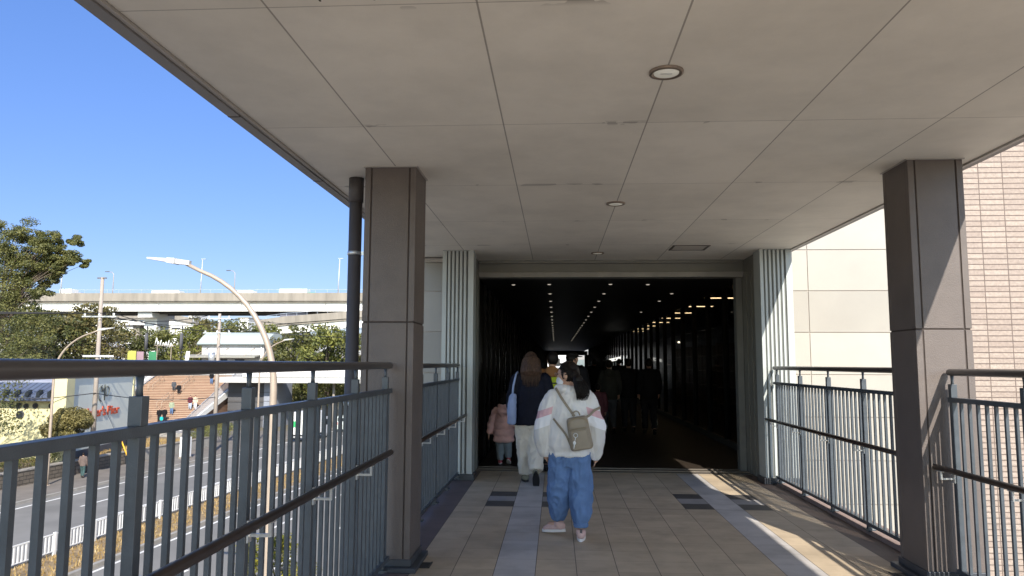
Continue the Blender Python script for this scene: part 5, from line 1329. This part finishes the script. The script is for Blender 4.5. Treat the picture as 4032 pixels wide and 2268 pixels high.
# ---- woman with the tote ------------------------------------------------------
def w_hair(h):
    h.tube([(0,-.02,1.56),(0,-.055,1.46),(.0,-.085,1.38),(0,-.095,1.33)],[.095,.115,.12,.07],16,sx=1.12)
def w_strands(h):
    r_ = random.Random(5)
    for k in range(800):
        a = r_.uniform(-2.0,2.0); zt = r_.uniform(1.50,1.62); x0 = .088*math.sin(a); y0 = -.02-.085*math.cos(a); e_ = r_.uniform(1.20,1.37)
        q = r_.uniform(1.0,1.10)
        h.tube([(x0*.8,y0*.9,zt),(x0*1.22*q,y0*1.15-.01,1.47),(x0*1.36*q,(y0*1.2-.02)*q,1.38),(x0*1.34+r_.uniform(-.015,.015),y0*1.15-.03,e_)],[.002,.0032,.003,.0008],4,cap=False)
wloc = Vector((-.315,9.42,0))
navy = cloth('navy_quilted_coat', (.006,.007,.016), .6, .2, 20, .5, 60)
woman = human('woman with long brown hair in a dark navy coat and cream trousers, seen from behind', wloc, RAD(3),
    arms=[((-.17,0,1.30),(-.235,.0,1.04),(-.215,.06,.80)), ((.17,0,1.30),(.235,.0,1.04),(.225,.06,.80))],
    legs=[((-.085,0,.82),(-.07,.10,.47),(-.06,.16,.10),RAD(6),0), ((.085,0,.82),(.06,.02,.46),(.065,-.15,.17),RAD(-4),1.05)],
    head=(.0,.01,1.53), headrot=RAD(0), hs=1.0,
    top=dict(rings=[(0,0,.735,.235,.16),(0,0,.77,.238,.165),(0,0,.95,.225,.155),(0,0,1.15,.215,.145),(0,0,1.28,.195,.125),(0,0,1.35,.13,.095),(0,0,1.39,.075,.075)], rad=[.088,.085,.08,.075,.062], mat=navy, name='coat'),
    bottom=dict(rad=[.115,.118,.108,.095,.085,.082], mat=cloth('cream_trousers', (.66,.62,.55), .8, .08), end=.90),
    hair=dict(mat=M_hairbr, extra=[w_hair], wr=.006, strands=w_strands), shoes=(cloth('black_cream_sneaker', (.25,.24,.18), .7), M_black), vox=.011, wr=(.007,.012), feet=(.25,.05))
tote = empty('tote_bag', wloc+Vector((-.25,-.05,.95)), 'pale blue tote bag hanging from the left shoulder of the navy coat', 'bag'); ORG[tote.name] = Vector((0,0,0)); tote.location = wloc
tm = cloth('pale_blue_canvas', (.30,.37,.56), .85, .08, 8, .3, 200)
mb = MB(); mb.loft([(-.235,-.11,.745,.035,.045),(-.235,-.11,.76,.055,.075),(-.232,-.11,.85,.060,.10),(-.232,-.105,.98,.055,.10),(-.225,-.10,1.08,.045,.095),(-.215,-.09,1.12,.030,.075)], 22)
child_of(tote, 'bag_body', baked(mb, .009, 3, wr=.008, ws=12, wz=.5), tm)
for dy in (-.05,.05):
    mb = MB(); mb.tube([(-.225,-.10+dy,1.10),(-.215,-.105+dy*.6,1.22),(-.185,-.08+dy*.3,1.36),(-.165,.0,1.395),(-.18,.06,1.36)], .009, 8, sx=1.4); child_of(tote, 'strap', mb, tm)

# ---- child in the pink puffer -------------------------------------------------
def puff(me, amp=.016, f=58):
    nrm = [v.normal.copy() for v in me.vertices]
    for v, nv in zip(me.vertices, nrm):
        z = v.co.z+.018*abs(math.sin(v.co.x*26)); v.co += nv*amp*(abs(math.sin(z*f/2))-.5)
cloc = Vector((-.775,11.12,0))
def c_hood(t):
    t.ell((0,-.115,.80),(.085,.05,.085),14,10); t.ell((0,-.07,.86),(.09,.06,.05),14,10)
pinkm = cloth('pink_puffer_nylon', (.78,.50,.49), .5, .05, 8, .1)
child = human('small child in a pink hooded puffer coat at the left edge of the entrance', cloc, RAD(-4),
    arms=[((-.115,0,.80),(-.18,.0,.62),(-.215,-.01,.46)), ((.115,0,.80),(.165,.02,.62),(.20,.10,.52))],
    legs=[((-.055,0,.46),(-.06,.02,.27),(-.06,.05,.07),RAD(4),0), ((.055,0,.46),(.055,.03,.27),(.06,.10,.10),RAD(-4),.5)],
    head=(0,.01,.975), headrot=0, hs=.92,
    top=dict(rings=[(0,0,.335,.135,.105),(0,0,.36,.155,.125),(0,0,.50,.155,.13),(0,0,.65,.142,.12),(0,0,.78,.125,.105),(0,0,.86,.085,.085),(0,0,.89,.06,.06)], rad=[.062,.062,.060,.056,.042], mat=pinkm, name='puffer_coat', extra=[c_hood]),
    bottom=dict(rad=[.07,.068,.062,.056,.048,.045], mat=cloth('light_denim', (.24,.30,.36), .8, .12), end=.92),
    hair=dict(mat=M_hairb, extra=[lambda h: h.tube([(0,-.02,.99),(0,-.06,.93),(0,-.07,.88)],[.085,.085,.05],14)]), shoes=(cloth('red_white_sneaker', (.42,.10,.12), .6), M_sole), vox=.009, wr=(.003,.005), feet=(.17,.036))
for c in child.children:
    if c.name.startswith('puffer_coat'): puff(c.data)

# ---- other walkers and people on the steps: one flexible figure -----------------
def walker(label, loc, h, top, bot, hairm, rz=0.0, stride=.12, headrot=0.0, female=False, group=None, hood=False, cap=None, coatlen=.78, vox=.018, shoes=None, seated=False, face=False, arms=None, longhair=False, skin=M_skin):
    s = stride
    legs = [((-.09,0,.86),(-.09,.05+s*.5,.48),(-.09,s,.10),.05,0), ((.09,0,.86),(.09,.04-s*.2,.48),(.09,-s,.12),-.05,.35 if s > .08 else 0)]
    if seated: legs = [((-.09,0,.50),(-.11,.40,.46),(-.10,.42,.10),.05,0), ((.09,0,.50),(.11,.40,.46),(.10,.44,.10),-.05,0)]
    dz = -.36 if seated else 0
    a_ = arms or [((-.18,0,1.40+dz),(-.235,-.03,1.13+dz),(-.225,.06,.90+dz)), ((.18,0,1.40+dz),(.235,.02,1.13+dz),(.225,.10,.90+dz))]
    ex = []
    if hood: ex.append(lambda t: (t.ell((0,-.12,1.42+dz),(.11,.06,.09)), None)[1])
    hx = []
    if longhair: hx.append(lambda m_: m_.tube([(0,-.03,1.58+dz),(0,-.07,1.45+dz),(0,-.08,1.34+dz)],[.09,.10,.05],14))
    e = human(label, loc, rz, a_, legs, (0,.015,1.595+dz), headrot,
        dict(rings=[(0,0,coatlen+dz,.185,.13),(0,0,coatlen+.04+dz,.195,.14),(0,0,1.05+dz,.185,.135),(0,0,1.25+dz,.20,.135),(0,0,1.38+dz,.185,.115),(0,0,1.44+dz,.12,.09),(0,0,1.48+dz,.07,.07)], rad=[.075,.07,.065,.062,.05], mat=top, extra=ex),
        dict(rad=[.10,.095,.08,.07,.062,.06], mat=bot, end=.9), dict(mat=hairm, extra=hx), shoes or (M_black, M_black), vox=vox, sc=h/1.70, group=group, wr=(.006,.007), eyes=face, skin=skin)
    if cap:
        R3 = Matrix.Rotation(headrot,3,'Z'); m_ = MB(); c = Vector((0,.005,1.655+dz)); m_.ell(c, (.092,.104,.062), 20, 10, R3)
        m_.ell(c+R3@Vector((0,.12,-.018)), (.07,.065,.010), 16, 6, R3); child_of(e, 'cap', baked(m_, .008, 2), cap)
    return e
dk = cloth('black_coat', (.012,.012,.014)); dk2 = cloth('charcoal_trousers', (.02,.02,.024)); gy = cloth('grey_trousers', (.07,.075,.085)); jn = cloth('dark_jeans', (.03,.04,.065))
walker('person in a dark cap, head turned right, just beyond the girl in white', (.27,12.0,0), 1.68, dk, dk2, M_hairb, headrot=RAD(-70), cap=cloth('black_cap', (.015,.014,.015)), face=True)
tan = cloth('tan_orange_hood', (.25,.12,.05)); lime = cloth('lime_yellow_vest', (.42,.50,.04))
walker('black haired person in tan hooded top, between the navy coat and white jacket', (-.045,10.4,0), 1.66, tan, dk2, M_hairb, headrot=RAD(20), hood=True)
o = empty('lime_shoulder_bag', (0,0,0), 'lime yellow striped bag on the back of the person in tan', 'bag'); o.location = (-.045,10.4,0)
mb = MB(); mb.bbox(-.02,.10,-.23,-.155,1.17,1.32,.02); child_of(o, 'bag_body', mb, lime)
mb = MB(); mb.bbox(-.022,.102,-.233,-.152,1.225,1.245,.004); child_of(o, 'dark_band', mb, M_black)
walk_v = .02
GI = 'people walking in the dark corridor'
walker('child in a dark pink hooded coat in the corridor, right of the white jacket', (.80,14.2,0), 1.12, cloth('dark_rose_coat', (.13,.05,.065)), dk2, M_hairb, hood=True, group=GI, coatlen=.70)
walker('person in a grey hooded jacket and grey trousers in the dark corridor', (1.17,16.3,0), 1.58, cloth('grey_parka', (.05,.05,.045)), gy, M_hairb, hood=True, group=GI)
walker('person in all black in the corridor, left of the one with striped trousers', (1.62,16.6,0), 1.62, dk, dk2, M_hairb, group=GI)
pp = walker('person in black trousers with white side stripes, in the corridor', (2.02,16.2,0), 1.62, dk, dk2, M_hairb, group=GI, stride=.16)
mb = MB()
for sx, yy in ((-1,(0,.13,.16)),(1,(0,.01,-.16))): mb.tube([(sx*.178,yy[0],.80),(sx*.165,yy[1]*.9,.48),(sx*.15,yy[2]*.9,.22)], .008, 6)
child_of(pp, 'side_stripes', mb, M_white)
for i, (x, y, h, lb) in enumerate(((.55,21,1.7,'tall dark figure deep in the corridor, just right of the capped person'),(1.25,24,1.65,'dark figure deep in the corridor under the small lit sign'),(-.45,19,1.62,'dark figure in the corridor hidden behind the woman in navy'),(2.3,27,1.68,'farthest dark figure near the glass partition'))):
    walker(lb, (x,y,0), h, dk if i % 2 else cloth('dark_brown_coat', (.03,.022,.018)), dk2, M_hairb, group=GI)
# people on the brick steps, facing the camera
def stepz(y): return GZ+(math.floor((y-SY0)/run)+1)*rise
def on_step(px, py, y, **kw):
    x, _ = ray(px, py, y); return (x, y, stepz(y)+.0)
GS = 'people on the brick steps'
cr = cloth('cream_jumper', (.55,.47,.35)); mar = cloth('maroon_jumper', (.10,.025,.035)); lj = cloth('pale_jeans', (.40,.47,.58)); wp_ = cloth('white_trousers', (.62,.63,.66)); gn = cloth('sage_jacket', (.28,.32,.22)); bj = cloth('mid_blue_jeans', (.09,.15,.28)); tq = cloth('turquoise_top', (.02,.40,.38))
def face_cam(x, y): return math.atan2(x, -y)
for (px, y, h, t_, b_, lb, kw) in (
    (479,85.8,1.68,mar,lj,'person in a maroon jumper and pale jeans standing on the brick steps',{}),
    (492,86.0,1.66,cr,wp_,'person in a cream jumper and white trousers beside the maroon jumper',{}),
    (433,84.6,1.7,gn,bj,'person in a sage green top and blue jeans walking down the brick steps',dict(stride=.15)),
    (403,82.4,1.7,dk,dk2,'person in black at the left of the pair with turquoise on the lower steps',{}),
    (416,82.6,1.72,dk,dk2,'person in black at the right of the pair on the lower steps',{}),
    (436,91.0,1.65,gy,gy,'person in grey seated on the upper brick steps',dict(seated=True)),
    (449,90.2,1.65,dk,dk2,'person in black seated on the brick steps, right of the one in grey',dict(seated=True))):
    x, yy, z = on_step(px, 1000, y); walker(lb, (x,yy,z), h, t_, b_, M_hairb, rz=face_cam(x,yy), group=GS, vox=.021, face=False, **kw)
x, yy, z = on_step(409, 1000, 82.0); walker('small child in turquoise in front of the pair in black on the steps', (x,yy,z), 1.05, tq, dk2, M_hairb, rz=face_cam(x,yy), group=GS, vox=.021)
x, yy, z = on_step(530, 1000, 93.0); walker('person in dark clothes and blue jeans at the top of the brick steps', (x,yy,z), 1.66, dk, bj, M_hairb, rz=face_cam(x,yy), group=GS, vox=.021)
p = W(-35.6,47.0); walker('person in a brown grey jacket and teal trousers walking on the far sidewalk', (p.x,p.y,GZ+.14), 1.68, cloth('brown_grey_jacket', (.13,.10,.09)), cloth('teal_trousers', (.05,.09,.09)), M_hairb, rz=RAD(10), vox=.025)

bpy.data.scenes.remove(TS)
